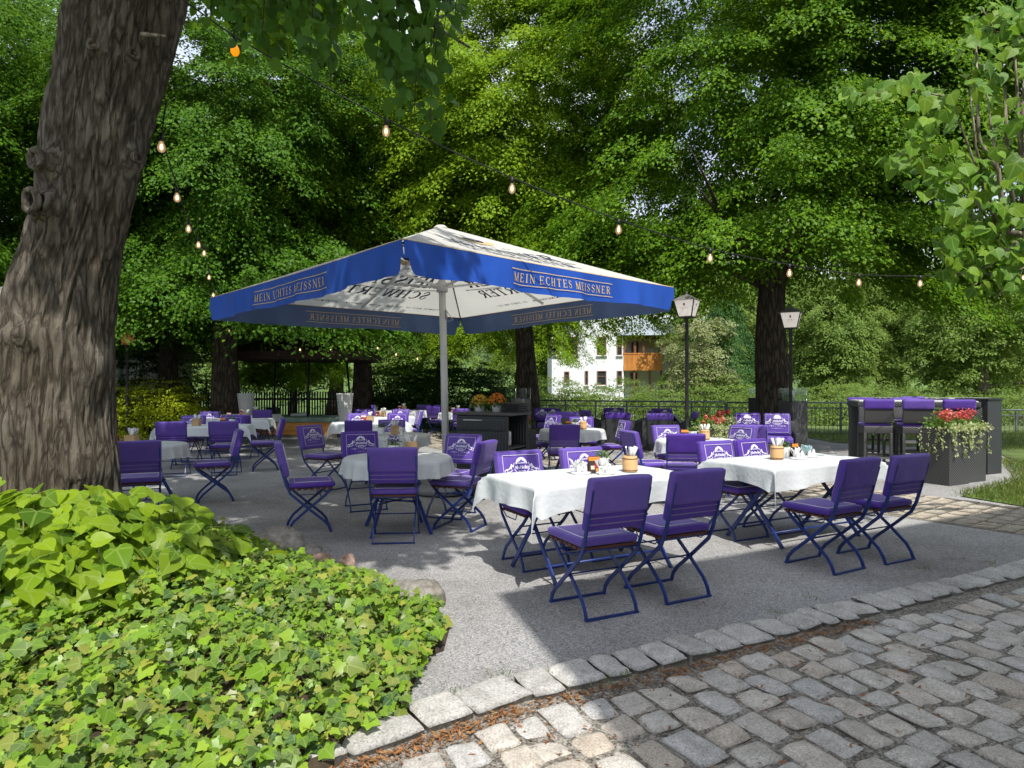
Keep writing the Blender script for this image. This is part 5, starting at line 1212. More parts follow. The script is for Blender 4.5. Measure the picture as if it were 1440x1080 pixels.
def rt(loc, rz, lab, clab, seed): dup(rt0, (loc[0], loc[1], 0), rz, lab); rect_cloth(loc, rz, clab, seed=seed, n=44)
rt(T2, UA, 'rectangular folding table at the right before the flower planter', 'white cloth on the right rectangular table, its tip hanging before the seats', 5)
rt(T6, 0.28, 'rectangular table in the left shade, behind two dark chairs', 'bluish white cloth on the left rectangular table with two chairs in front', 9)
rt(T6b, 0.22, 'rectangular table of the second row on the left', 'bluish cloth end of the second table row on the left', 11)
rt(T6c, 0.0, 'last rectangular table on the left, near the left ribbed pot', 'farthest cloth end of the left tables, against the platform', 13)
rt(T7, .25, 'rectangular table right of the platform with a pale hanging cloth', 'pale cloth with a hanging tip right of the timber platform', 15)
rt(T8, .2, 'rectangular table of the third row before the right ribbed pot', 'cloth of the third row table before the right ribbed pot', 17)
rt(T8b, .1, 'farthest rectangular table in front of the round bush', 'white cloth on the farthest table in front of the round bush', 19)
qt0 = round_table(T3, 'front round table under the umbrella edge with splayed blue legs', .3)
round_cloth(T3, 'gathered pale cloth on the front round table', seed=1)
def qt(loc, lab, clab, seed): dup(qt0, (loc[0], loc[1], 0), seed*.37, lab); round_cloth(loc, clab, seed=seed)
qt(T4, 'middle round table behind the front round one', 'gathered grey white cloth on the middle round table', 2)
qt(T5, 'round table beside the thick trunk', 'gathered cloth on the round table beside the thick trunk', 3)
qt(T9, 'back round table before the lounge chairs', 'gathered cloth with long folds on the back round table', 4)
qt(T10, 'cream round table in full sun at the centre right', 'sunlit cloth on the cream round table at the centre right', 6)
qt(T11, 'far round table behind the umbrella pole and service station', 'cloth on the far round table behind the umbrella pole', 7)

# ================================================================ things on the tables
M_barrel = mat('barrel_wood', (0.60,0.36,0.16), .5, vary=.18, vscale=6, stretch=(1,1,.2))
M_box = mat('kraft_box', (0.42,0.27,0.13), .7, vary=.15)
M_napkin = mat('paper_napkin', (0.80,0.80,0.78), .8, vary=.03, transl=.15)
M_cutl = mat('cutlery', (0.55,0.55,0.56), .25, metal=.95, vary=.05)
M_card = mat('orange_card', (0.62,0.22,0.03), .5, vary=.05); M_cardd = mat('dark_card', (0.04,0.025,0.02), .5); M_cardr = mat('red_card', (0.40,0.03,0.03), .5); M_cardl = mat('pale_card', (0.65,0.55,0.45), .5)
M_china = mat('white_china', (0.80,0.80,0.80), .25, vary=.02)
M_herb = leafmat('herb_leaf', [(0.06,0.14,0.02),(0.10,0.20,0.03),(0.13,0.20,0.04)], transl=.3)
M_viola = leafmat('viola_petal', [(0.10,0.03,0.30),(0.16,0.05,0.42),(0.07,0.02,0.22)], transl=.3)
M_teal = mat('pale_blue_paper', (0.45,0.62,0.64), .7, vary=.06, transl=.2)
ZT = .7275
def barrel(loc, label, square=False):
    t = thing('cutlery_box' if square else 'cutlery_barrel', label, 'cutlery holder', (loc[0], loc[1], ZT), 0, 'cutlery holders on the tables')
    b = MB()
    if square: b.box((0,0,.06), (.12,.10,.12)); b.box((0,0,.121), (.10,.08,.003)); b.build('box', M_box, t)
    else:
        b.lathe([(0,.0),(.052,.0),(.058,.01),(.060,.025),(.062,.06),(.060,.10),(.058,.115),(.054,.125),(.046,.125),(.044,.10),(0,.10)], 24); b.build('barrel', M_barrel, t)
        b = MB()
        for z in (.012,.105): b.sweep([((.0605)*math.cos(a), .0605*math.sin(a), z) for a in np.linspace(0, 2*PI, 24, endpoint=False)], .003, 5, closed=True)
        b.build('hoop', M_wood, t)
    b = MB(); c = MB(); r = random.Random(int(loc[0]*100)+7)
    for i in range(9):
        a = r.random()*6.28; q = r.random()*.032; p = Vector((q*math.cos(a), q*math.sin(a), .09)); d = Vector((math.cos(a)*.35, math.sin(a)*.35, 1)).normalized()
        (b if i % 3 else c).sweep([p, p+d*.06, p+d*(.10+.02*r.random())], [.012,.013,.014] if i % 3 else [.004,.004,.007], 5)
    b.build('napkins', M_napkin, t); c.build('cutlery', M_cutl, t); return t
def pot(loc, label, flower=False):
    t = thing('herb_pot', label, 'plant pot', (loc[0], loc[1], ZT), 0, 'small white pots on the tables'); b = MB()
    b.lathe([(0,0),(.04,0),(.042,.01),(.055,.09),(.058,.10),(.052,.10),(.05,.085),(0,.085)], 22, wob=lambda a, z: 1+.025*math.cos(a*11)*(z > .05)); b.build('pot', M_china, t)
    n = 90; p = np.c_[RNG.normal(0,.028,(n,2)), RNG.uniform(.09,.15,n)]; nr = norm(np.c_[RNG.normal(0,.6,(n,2)), np.ones(n)]); d = norm(np.c_[RNG.normal(0,1,(n,2)), RNG.normal(.2,.4,n)])
    leaves('plant', p, nr, d, RNG.uniform(.018,.034,n), SH_DIAMOND, M_herb, t)
    if flower: p2 = p[:50]+np.array([0,0,.045]); leaves('blossoms', p2, nr[:50], d[:50], RNG.uniform(.018,.03,50), SH_DIAMOND, M_viola, t)
    return t
def card(loc, label, rz, red=False):
    t = thing('menu_card', label, 'menu card', (loc[0], loc[1], ZT), rz, 'menu card stands'); b = MB()
    b.box((0,.014,.065), (.095,.003,.132), rx=R(10)); b.box((0,-.014,.065), (.095,.003,.132), rx=R(-10)); b.build('stand', M_cardr if red else M_cardd, t)
    b = MB(); zt = Vector((0,math.sin(R(10)),math.cos(R(10)))); o = Vector((0,-.0262,.0)); ex = Vector((1,0,0))
    def q(x0,x1,z0,z1,mi): place_quads(b, [[(x0,z0),(x1,z0),(x1,z1),(x0,z1)]], Vector((0,-.0277,.0)), ex, zt, .001*(mi+1)*.6, mi)
    q(-.046,.046,.098,.129,0); q(-.03,.0,.03,.06,1); q(.0,.028,.045,.085,2); q(-.04,.0,.064,.09,3); q(.01,.035,.018,.04,0)
    b.build('print', [M_card if not red else M_cardl, M_cardl, M_cardr, M_cardd], t); return t
def paperset(loc, label, m, n=26, seed=1):
    """fluted white paper / china bits (sugar, cruets) standing together"""
    t = thing('cruet_set', label, 'table set', (loc[0], loc[1], ZT), 0, 'white cruet sets'); r = random.Random(seed); b = MB()
    b.lathe([(0,0),(.075,0),(.08,.012),(.06,.014),(0,.012)], 20, wob=lambda a, z: 1+.05*math.cos(9*a)); b.build('tray', M_china, t)
    for k in range(3):
        b = MB(); a = k*2.1; b.lathe([(0,.013),(.016,.013),(.019,.03),(.014,.055),(.010,.065),(.012,.07),(0,.076)], 12, (.035*math.cos(a), .035*math.sin(a), 0)); b.build('cruet', M_china, t)
    b = MB()
    for i in range(n):
        a = r.random()*6.28; p = Vector((.02*r.uniform(-1,1)-.03, .02*r.uniform(-1,1), .02)); e = p+Vector((.05*math.cos(a), .05*math.sin(a), .04+.05*r.random())); s = Vector((-math.sin(a), math.cos(a), 0))*.013
        b.add([p, e-s, e+s*1.2+Vector((0,0,.01))], [(0,1,2)])
    b.build('paper_frill', m, t); return t
def tp(T_, u, v): return rel(T_, u, v)
barrel(tp(T1,.36,-.02), 'wooden cutlery barrel on the near rectangular table, with wrapped white napkins')
card(tp(T1,.05,.04), 'orange topped menu card on the near rectangular table', R(12))
pot(tp(T1,.22,.16), 'white herb pot on the near rectangular table', False)
paperset(tp(T1,-.06,.06), 'white fluted cruet tray left of the menu card on the near table', M_napkin)
paperset(tp(T1,.12,-.02), 'white cruets right behind the number stand on the near table', M_napkin, 14, 5)
t = thing('number_stand', 'small white stand with green leaves and the number 16 on the near table', 'number stand', (*tp(T1,.055,-.075), ZT), R(15))
b = MB(); b.rbox((0,0,.032), (.062,.02,.064), .006); b.build('block', M_china, t); b = MB(); q, w = text_quads('16', .026, .12, .008, .016); place_quads(b, q, Vector((0,-.0108,0)), Vector((1,0,0)), Vector((0,0,1)), .001); place_quads(b, [[(-.028,.045),(-.02,.04),(-.012,.052),(-.02,.058)],[(-.018,.05),(-.008,.046),(-.004,.056)]], Vector((0,-.0108,0)), Vector((1,0,0)), Vector((0,0,1)), .001, 1); b.build('number', [M_navy, mat('print_green', (0.05,0.30,0.08), .6)], t)
barrel(tp(T2,-.16,.05), 'wooden cutlery barrel full of cutlery on the right rectangular table')
pot(tp(T2,.02,.12), 'white pot with violet flowers on the right rectangular table', True)
card(tp(T2,.17,.12), 'brown menu card on the right rectangular table', R(30))
paperset(tp(T2,.05,-.02), 'white cruet tray in front of the violet pot', M_napkin, 10, 8)
paperset(tp(T2,.30,.05), 'pale blue paper cruet set on the right rectangular table', M_teal, 34, 9)
def off(T_, dx, dy): return (T_[0]+dx, T_[1]+dy)
for T_, k, sq, fl in [(T3,'front round table',True,True),(T4,'middle round table',True,False),(T5,'round table beside the thick trunk',True,False),(T9,'back round table',False,False),(T10,'cream round table',False,False),
                  (T6,'left rectangular table with two chairs in front',True,False),(T6b,'second left table row',True,False),(T6c,'last left table',True,False),(T7,'table with the pale hanging cloth tip',True,False),(T8,'third row table before the right ribbed pot',True,False),(T8b,'farthest table by the round bush',True,False),(T11,'far round table behind the umbrella pole',True,False)]:
    g = .12 if T_ not in (T6, T7) else .0
    if T_ is T5: barrel(off(T_,.02,-.18), 'kraft cutlery box on the '+k, sq); card(off(T_,-.16,-.2), 'red menu card on the '+k, -.4, True); pot(off(T_,-.33,-.05), 'white herb pot on the '+k)
    elif T_ is T3: barrel(off(T_,.10,.22), 'kraft cutlery box on the '+k, sq); pot(off(T_,-.06,.10), 'white pot with dusky flowers on the '+k, True); paperset(off(T_,.02,.2), 'white cruet tray on the '+k, M_napkin, 14, 3)
    elif T_ is T4: barrel(off(T_,.05,-.05), 'kraft cutlery box on the '+k, sq); pot(off(T_,-.16,-.05), 'white herb pot on the '+k); paperset(off(T_,.18,-.22), 'silver and white cruet tray on the '+k, M_napkin, 26, 4)
    elif T_ in (T9, T10): barrel(off(T_,.17 if T_ is T9 else .10,-.05 if T_ is T9 else 0), 'wooden cutlery barrel on the '+k, False); card(off(T_,-.06 if T_ is T9 else -.16,0), 'orange topped menu card on the '+k, -.05); pot(off(T_,.05 if T_ is T9 else -.03,.1), 'white herb pot on the '+k); paperset(off(T_,-.2 if T_ is T9 else -.28,.03), 'white cruet tray on the '+k, M_napkin, 14, 6)
    elif T_ is T6: barrel(off(T_,-.12,-.1), 'kraft cutlery box on the '+k, True); card(off(T_,.28,.05), 'orange topped menu card on the '+k, 0); pot(off(T_,.42,.1), 'white herb pot on the '+k); paperset(off(T_,.12,-.05), 'white cruet tray on the '+k, M_napkin, 14, 7)
    else: barrel(off(T_,.25 if T_ in (T6b, T6c) else 0,0), 'kraft cutlery box on the '+k, True); card(off(T_,-.15,.1), 'red menu card on the '+k, 0, True)
# ================================================================ wicker furniture, lamps, planters
M_wick = wickermat('black_wicker', (0.030,0.032,0.034), 150, 190); M_wick2 = wickermat('grey_wicker', (0.055,0.055,0.055), 130, 170)
M_rib = wickermat('ribbed_wicker', (0.022,0.027,0.028), 150, 3)
M_dark = mat('dark_metal', (0.03,0.03,0.032), .45, metal=.4)
M_glass = glassmat('clear_glass')
M_lamp = mat('milk_glass', (0.80,0.78,0.75), .3, vary=.05, transl=.4, emit=((1,.93,.86), .26))
M_lampr = mat('lamp_roof', (0.20,0.19,0.18), .5, metal=.4)
def wbox(name, c, d, m, parent, rz=0.0, taper=1.0, bev=.012):
    b = MB(); b.rbox(c, d, bev, rz=rz) if taper == 1.0 else b.box(c, d, rz, 0, taper); return b.build(name, m, parent)
# service station
sv = thing('service_station', 'black ribbed wicker service station with open shelves beside the umbrella pole', 'service station', (-.25,8.45,0), R(-25))
# local: x along front, y back; front faces -y
wbox('side_panel', (.0,-.31,.53), (.74,.03,1.02), M_rib, sv); 
for y in (.31,): wbox('side_panel', (0,y,.53), (.74,.03,1.02), M_rib, sv)
wbox('back_panel', (-.355,0,.53), (.03,.59,1.02), M_rib, sv)
wbox('top', (0,0,1.06), (.82,.70,.035), M_wick2, sv); wbox('shelf', (0,0,.62), (.68,.59,.03), M_wick2, sv)
for y in (-.148,.148): d = wbox('cupboard_door', (.352,y,.31), (.02,.288,.57), M_rib, sv)
wbox('drawer', (0,-.333,.93), (.70,.014,.17), M_rib, sv); b = MB(); b.box((-.12,-.344,.985), (.27,.012,.012)); b.build('handle', M_steel, sv)
def on_sv(x, y, z): c, s = math.cos(R(-25)), math.sin(R(-25)); return (-.25+c*x-s*y, 8.45+s*x+c*y, z)
b = MB(); b.lathe([(0,0),(.06,0),(.065,.02),(.065,.18),(.06,.20),(.05,.20),(.048,.05),(0,.05)], 20); o = b.build('steel_canister', M_steel, None, on_sv(.22,-.05,.637)); tag(o, 'shiny steel canister on the open shelf of the service station', 'canister')
M_mum = {'y': leafmat('yellow_mum', [(0.55,0.32,0.03),(0.62,0.40,0.06),(0.45,0.22,0.03)], transl=.2), 'o': leafmat('orange_mum', [(0.60,0.16,0.02),(0.66,0.24,0.03),(0.5,0.10,0.02)], transl=.2), 'r': leafmat('red_bloom', [(0.50,0.02,0.04),(0.60,0.05,0.08),(0.65,0.16,0.12)], transl=.2), 'm': leafmat('mixed_bloom', [(0.60,0.03,0.05),(0.55,0.04,0.10),(0.68,0.28,0.22),(0.62,0.08,0.05),(0.60,0.30,0.04)], transl=.2)}
def flowers(label, loc, r, h, kind, potr=.075, n=340, cat='flower pot', potm=None):
    t = thing('flower_pot', label, cat, loc, 0); b = MB(); b.lathe([(0,0),(potr*.8,0),(potr,.10),(potr*1.05,.11),(potr*.95,.11),(potr*.9,.09),(0,.09)], 20); b.build('pot', potm or M_china, t)
    d = norm(RNG.normal(0,1,(n,3))); d[:,2] = np.abs(d[:,2]); p = d*np.array([r,r,h])*RNG.uniform(.6,1,(n,1))+np.array([0,0,.08]); leaves('foliage', p, norm(d+RNG.normal(0,.4,(n,3))), norm(RNG.normal(0,1,(n,3))+d), RNG.uniform(.03,.055,n), SH_DIAMOND, M_herb, t)
    k = n; d = norm(RNG.normal(0,1,(k,3))); d[:,2] = np.abs(d[:,2])*1.2+.15; d = norm(d); p = d*np.array([r,r,h])*1.04+np.array([0,0,.10]); leaves('blossoms', p, norm(d+RNG.normal(0,.3,(k,3))), norm(np.cross(d, RNG.normal(0,1,(k,3)))), RNG.uniform(.022,.04,k), SH_DIAMOND, M_mum[kind], t); return t
flowers('yellow chrysanthemums in a pale pot on the service station', on_sv(-.2,.0,1.079), .11, .12, 'y')
flowers('orange chrysanthemums in a pale pot on the service station', on_sv(.05,.02,1.079), .12, .14, 'o')
tr = thing('tray_stack', 'stack of dark trays at the right end of the service station', 'trays', on_sv(.28,.1,1.079), R(-25))
for k in range(5): b = MB(); b.rbox((0,0,.012+.024*k), (.24,.34,.018), .006); b.build('tray', M_dark, tr)
flowers('red flowers in a dark pot behind the tray stack', (.16,9.9,.75), .13, .14, 'r', .09, 260, potm=M_dark)
b = MB(); b.rbox((0,0,.375), (.34,.34,.75), .012); tag(b.build('pot_stand', M_wick, None, (.16,9.9,0), .3), 'dark wicker stand carrying the red flowers behind the service station', 'stand')
# candle pillars
def pillar(label, loc, rz, w=.40, h=1.12, gh=.27, candle=True):
    t = thing('candle_pillar', label, 'pillar', (loc[0], loc[1], 0), rz, 'wicker candle pillars'); wbox('body', (0,0,h/2), (w,w,h), M_wick2, t)
    b = MB()
    for s in (-1,1): b.box((s*w*.46,0,h+gh/2+.002), (.006,w*.93,gh)); b.box((0,s*w*.46,h+gh/2+.002), (w*.91,.006,gh))
    b.build('glass_box', M_glass, t); b = MB(); b.sweep([(w*.46,-w*.46,0),(w*.46,-w*.46,h+gh)], .007, 6); b.sweep([(-w*.47,-w*.47,h),(-w*.47,-w*.47,h+gh)], .006, 6); b.sweep([(w*.47,w*.47,h),(w*.47,w*.47,h+gh)], .006, 6); b.build('corner_rod', M_steel, t)
    if candle: b = MB(); b.lathe([(0,0),(.035,0),(.035,.17),(.02,.175),(0,.172)], 14, (0,0,h+.004)); b.build('candle', M_china, t)
    return t
pillar('wicker candle pillar with a glass top and candle beside the right street lamp', (5.86,13.35), R(20), .40)
pillar('black wicker candle pillar with thin rods and no candle before the railing', (6.75,17.5), R(38), .40, 1.12, .26, False)
pillar('dark wicker candle pillar with a greenish glass top right behind the service station', (.22,15.6), R(15), .40, 1.13, .26, False)
# street lamps
M_ldark = mat('lamp_print', (0.10,0.06,0.05), .6); M_lorg = mat('lamp_print_red', (0.35,0.10,0.05), .6)
def street_lamp(label, loc, h, rz, tint=None, lit=None):
    t = thing('street_lamp', label, 'street lamp', (loc[0], loc[1], 0), rz, 'black posted lanterns'); b = MB()
    b.lathe([(0,0),(.09,0),(.09,.03),(.055,.06),(.05,.30),(.036,.34),(.033,h-.52),(.05,h-.50),(.06,h-.47)], 14); b.build('post', M_dark, t)
    z0, z1 = h-.46, h-.17; r0, r1 = .125, .195
    for k in range(4):
        a = k*PI/2; c, s = math.cos(a), math.sin(a); ex = Vector((-s, c, 0)); o = Vector((c, s, 0)); b = MB()
        pts = [o*r0+ex*(-r0*.95)+Vector((0,0,z0)), o*r0+ex*(r0*.95)+Vector((0,0,z0)), o*r1+ex*(r1*.95)+Vector((0,0,z1)), o*r1+ex*(-r1*.95)+Vector((0,0,z1))]
        b.add(pts+[p-o*.008 for p in pts], [(0,1,2,3),(7,6,5,4),(0,4,5,1),(1,5,6,2),(2,6,7,3),(3,7,4,0)]); g = b.build('glass_panel', lit or M_lamp, t)
        b = MB(); up = (o*(r1-r0)+Vector((0,0,z1-z0))).normalized(); org = o*(r0+.0)+Vector((0,0,z0))
        qs = [arc(0,.215,.018,.03,0,360,10)]+ticks(0,.135,.17,.026,2)+ticks(0,.105,.10,.014,3); place_quads(b, qs, org, ex, up, .003); b.build('panel_print', M_ldark if k % 2 else M_lorg, g)
    b = MB()
    for k in range(4): a = k*PI/2+PI/4; q = 2**.5; b.sweep([(r0*q*math.cos(a), r0*q*math.sin(a), z0-.01), (r1*q*math.cos(a), r1*q*math.sin(a), z1+.01)], .011, 6)
    b.box((0,0,z0-.02), (r0*2.05,r0*2.05,.022)); b.build('frame', M_dark, t)
    b = MB(); e = .225; b.add([(-e,-e,z1),(e,-e,z1),(e,e,z1),(-e,e,z1),(-.03,-.03,h-.04),(.03,-.03,h-.04),(.03,.03,h-.04),(-.03,.03,h-.04)], [(0,1,5,4),(1,2,6,5),(2,3,7,6),(3,0,4,7),(4,5,6,7),(3,2,1,0)]); b.lathe([(.0,h-.045),(.018,h-.03),(.012,h-.015),(.02,h),(0,h+.02)], 10); b.build('roof', M_lampr, t)
    return t
street_lamp('taller white lantern on a black post, standing nearest the white house', ((966-CX)*12.2/F,12.2), 3.22, R(45+12))
street_lamp('lantern on a black post in front of the thick right linden trunk', ((1112-CX)*13.2/F,13.2), 3.10, R(45+18))
street_lamp('white lantern half hidden by the left edge of the knotty trunk', ((15-CX)*11.5/F,11.5), 3.28, R(45-30))
street_lamp('dim lantern on a black post in front of the golden hedge', ((179-CX)*17.0/F,17.0), 3.0, R(30), lit=mat('amber_glass', (0.30,0.13,0.04), .4, transl=.4, emit=((1,.45,.15), .12)))
# bar table with stools
def bar_table(label, pa, pb, h=1.17, pedestal=False):
    a, c = Vector((*pa,0)), Vector((*pb,0)); d = c-a; L = d.length; t = thing('bar_table', label, 'bar table', (a+c)/2, math.atan2(d.y, d.x), 'wicker bar tables'); hw = .38
    wbox('tabletop', (0,0,h-.045), (L+.12,hw*2+.1,.09), M_wick2, t); b = MB(); b.box((0,0,h+.008), (L+.06,hw*2+.04,.014)); b.build('glass_plate', M_china, t)
    for sx in (-1,1):
        for sy in (-1,1):
            if pedestal and sx == 1: continue
            wbox('leg', (sx*(L/2-.02),sy*hw,(h-.09)/2), (.13,.10,h-.09), M_wick2, t)
    if pedestal: wbox('end_panel', (L/2-.03,0,(h-.09)/2), (.22,hw*2+.06,h-.09), M_wick, t)
    b = MB(); b.box((0,0,.25), (L-.2,.05,.05)); b.build('foot_rail', M_dark, t); return t
bar_table('tall grey wicker bar table behind the flower planters, purple stools before it', (5.95,11.05), (7.5,10.55), pedestal=True)
bar_table('second wicker bar table farther back, only its end leg and pale top showing', (7.75,14.3), (9.9,13.3))
def stool(label, loc, rz):
    t = thing('bar_stool', label, 'bar stool', (loc[0], loc[1], 0), rz, 'wicker bar stools'); W = .19
    wbox('seat', (0,0,.72), (.42,.40,.12), M_wick2, t); b = MB(); b.rbox((0,.01,.80), (.40,.38,.05), .02, puff=.15); b.build('seat_cushion', M_purple, t)
    b = MB(); b.rbox((0,-.20,1.0), (.42,.05,.34), .02, rx=R(6)); b.build('backrest', M_wick2, t); b = MB(); b.rbox((0,-.216,1.135), (.445,.085,.165), .03, rx=R(6), puff=.1); b.build('back_cover', M_purple, t)
    for sx in (-1,1):
        for sy in (-1,1): wbox('leg', (sx*W,sy*.18,.335), (.04,.04,.67), M_wick2, t, bev=.006)
    for y in (-.18,.18): b = MB(); b.box((0,y,.27), (.36,.02,.035)); b.build('footrest', M_steel, t)
    for sx in (-1,1): b = MB(); b.box((sx*W,0,.27), (.02,.34,.025)); b.build('stretcher', M_dark, t)
    return t
st0 = stool('leftmost front bar stool with a purple back cover', (5.92,10.45), R(-14))
dup(st0, (6.45,10.28,0), R(-16), 'middle front bar stool with a purple back cover'); dup(st0, (6.98,10.12,0), R(-15), 'right front bar stool, partly hidden behind the red planter flowers')
dup(st0, (6.35,11.55,0), R(165), 'bar stool on the far side of the near bar table, left one'); dup(st0, (7.05,11.35,0), R(166), 'bar stool on the far side of the near bar table, right one')
dup(st0, (8.3,13.35,0), R(-20), 'bar stool at the second bar table farther back'); 
# tall end pedestal and flower planters
pt = thing('tall_planter', 'tallest black wicker planter box at the right end of the bar table', 'planter', (7.62,10.32,0), UA)
b = MB(); b.box((.20,.18,.60), (.42,.46,1.20), 0, 0, 1.0, 0); b.build('body', M_wick, pt); b = MB(); b.box((.20,.18,1.214), (.46,.50,.024)); b.build('rim', M_dark, pt)
M_variegated = leafmat('variegated_leaf', [(0.30,0.36,0.14),(0.48,0.50,0.28),(0.20,0.30,0.07),(0.55,0.55,0.36)], transl=.3)
def planter(label, loc, rz, L, W, h, trails, blooms, seed, kind='m', taper=1.05):
    t = thing('flower_planter', label, 'planter', (loc[0], loc[1], 0), rz, 'black wicker flower planters'); rng = np.random.default_rng(seed)
    b = MB(); b.box((0,0,h/2), (L/taper,W/taper,h), 0, 0, taper); b.build('box', M_wick2, t)
    b = MB(); b.box((0,0,h+.004), (L*.93,W*.93,.006)); b.build('soil', M_soil, t)
    n = 420; p = np.c_[rng.uniform(-L/2,L/2,n), rng.uniform(-W/2,W/2,n), h+.02+abs(rng.normal(0,.06,n))]; leaves('foliage', p, norm(np.c_[rng.normal(0,.6,(n,2)), np.ones(n)]), norm(rng.normal(0,1,(n,3))), rng.uniform(.03,.06,n), SH_DIAMOND, M_herb, t)
    n = 46*blooms; cc = np.c_[rng.uniform(-L*.42,L*.42,blooms), rng.uniform(-W*.35,W*.35,blooms), h+.10+rng.uniform(0,.13,blooms)]; p = np.repeat(cc,46,0)+rng.normal(0,.028,(n,3)); d = norm(p-np.repeat(cc,46,0)+np.array([0,0,.02])); leaves('blossoms', p, d, norm(np.cross(d, rng.normal(0,1,(n,3)))), rng.uniform(.025,.045,n), SH_DIAMOND, M_mum[kind], t)
    P_ = []; 
    for k in range(trails):
        side = rng.random(); ln = rng.uniform(.15,.52)*h/.8
        x, y = (rng.uniform(-L/2,L/2), -W/2-.03) if side < .6 else (-L/2-.03, rng.uniform(-W/2,W/2)) if side < .85 else (L/2+.03, rng.uniform(-W/2,W/2))
        m = int(ln*75)+8; s = rng.random(m)
        P_.append(np.c_[x+rng.normal(0,.018,m)+.02*np.sin(s*8), y+rng.normal(0,.014,m), h+.05-s*ln])
    for k in range(16): P_.append(np.c_[rng.uniform(-L/2,L/2)+rng.normal(0,.04,22), -W/2+rng.normal(0,.05,22), h+.03+rng.normal(0,.03,22)])
    P_ = np.concatenate(P_); m = len(P_); leaves('trailing_ivy', P_, norm(np.c_[rng.normal(0,.5,m), -np.ones(m), rng.normal(.3,.4,m)]), norm(np.c_[rng.normal(0,.6,m), rng.normal(-.2,.3,m), -np.ones(m)*.7]), rng.uniform(.022,.042,m), SH_LEAF, M_variegated, t); return t
q = Vector((6.2,9.08,0)); c1 = q+U*.25+V*.20; c2 = q+U*.79+V*.25
planter('left black wicker planter with pink red begonias and long trailing pale ivy', (c1.x,c1.y), UA, .52, .42, .80, 16, 8, 5)
planter('right black wicker planter with crimson and yellow flowers beside the pale trailing one', (c2.x,c2.y), UA, .52, .44, .80, 7, 7, 6)
planter('dark planter overflowing with pale trailing leaves and red flowers beside the lounge sofa', (3.85,12.35), R(10), .75, .36, .62, 26, 8, 7, 'm')
planter('small dark planter with crimson blooms left of the lounge sofa back', (4.35,13.2), R(0), .30, .30, .72, 5, 4, 9, 'r')
# lounge furniture
def armchair(label, loc, rz, pillow=False, name='lounge_chair'):
    t = thing(name, label, 'armchair', (loc[0], loc[1], 0), rz, 'wicker lounge chairs')
    wbox('base', (0,.03,.17), (.66,.62,.30), M_wick, t); b = MB(); b.rbox((0,.05,.37), (.54,.54,.13), .04, puff=.1); b.build('seat_cushion', M_purple, t)
    b = MB(); b.rbox((0,-.30,.44), (.56,.09,.76), .03, rx=R(8)); b.build('backrest', M_wick, t)
    b = MB(); b.rbox((0,-.335,.755), (.58,.13,.15), .04, rx=R(8)); b.build('back_cover', M_purple, t)
    for s in (-1,1):
        b = MB(); pts = [(-.32,.1),(-.32,.66),(-.2,.64),(.0,.57),(.2,.50),(.34,.47),(.34,.1)]; n = len(pts)
        b.add([(s*.33-.045, y, z) for y, z in pts]+[(s*.33+.045, y, z) for y, z in pts], [tuple(range(n)), tuple(reversed(range(n, 2*n)))]+[(i, n+i, n+(i+1) % n, (i+1) % n) for i in range(n)]); b.build('armrest', M_wick, t)
    return t
def pillow(label, loc, rz):
    t = thing('pillow', label, 'pillow', loc, rz, 'purple crest pillows'); b = MB(); b.rbox((0,0,.19), (.46,.14,.38), .05, rx=R(12), puff=.25); b.build('cover', M_purple, t)
    b = MB(); ez = Vector((0,-math.sin(R(12)),math.cos(R(12)))); place_quads(b, [[(x*.5,(y-.2)*.6+.03) for x, y in p] for p in LOGO_Q], Vector((0,.088,.205)), Vector((-1,0,0)), ez, .004 if False else -.0); 
    o = b.build('crest_print', M_print, t); return t
ac0 = armchair('leftmost wicker lounge chair with a purple back cover, seen from behind', ((797-CX)*15.4/F,15.4), R(-6))
dup(ac0, ((867-CX)*15.0/F,15.0,0), R(-4), 'middle of the three wicker lounge chairs seen from behind before the railing')
dup(ac0, ((926-CX)*14.4/F,14.4,0), R(-8), 'wicker lounge chair seen from behind, closest to the lamp post')
dup(ac0, ((769-CX)*17.6/F,17.6,0), R(176), 'wicker lounge chair facing the viewer beside the linden trunk, under two crest pillows')
dup(ac0, ((866-CX)*17.8/F,17.8,0), R(180), 'wicker lounge chair facing the viewer behind the middle lounge chair')
dup(ac0, ((936-CX)*17.2/F,17.2,0), R(184), 'wicker lounge chair facing the viewer behind the right lounge chair')
dup(ac0, ((896-CX)*15.9/F,15.9,0), R(80), 'wicker lounge chair turned sideways with a sloping dark arm, between the middle and right ones')
dup(ac0, ((957-CX)*15.2/F,15.2,0), R(70), 'wicker lounge chair turned sideways beside the lamp post')
dup(ac0, ((840-CX)*16.3/F,16.3,0), R(-75), 'wicker lounge chair turned sideways behind the back round table')
pl0 = pillow('left crest pillow on the lounge chair beside the linden trunk', ((763-CX)*17.6/F,17.75,.44), R(176))
dup(pl0, ((778-CX)*17.6/F,17.75,.44), R(180), 'right crest pillow on the lounge chair beside the linden trunk')
dup(pl0, ((866-CX)*17.8/F,17.95,.46), R(180), 'dark crest pillow peeking over the middle lounge chair'); dup(pl0, ((936-CX)*17.2/F,17.35,.44), R(184), 'dark crest pillow peeking over the right lounge chair')
sf = thing('lounge_sofa', 'wicker lounge sofa with two bright crest cushions in front of the lamp post', 'sofa', ((1072-CX)*12.75/F,12.75,0), R(160))
wbox('base', (0,.02,.16), (1.24,.72,.30), M_wick, sf); wbox('backrest', (0,-.34,.40), (1.24,.08,.66), M_wick, sf)
for s in (-1,1): wbox('armrest', (s*.62,.02,.28), (.09,.72,.50), M_wick, sf)
b = MB(); b.rbox((0,.04,.37), (1.12,.62,.13), .04, puff=.08); b.build('seat_cushion', M_purple, sf)
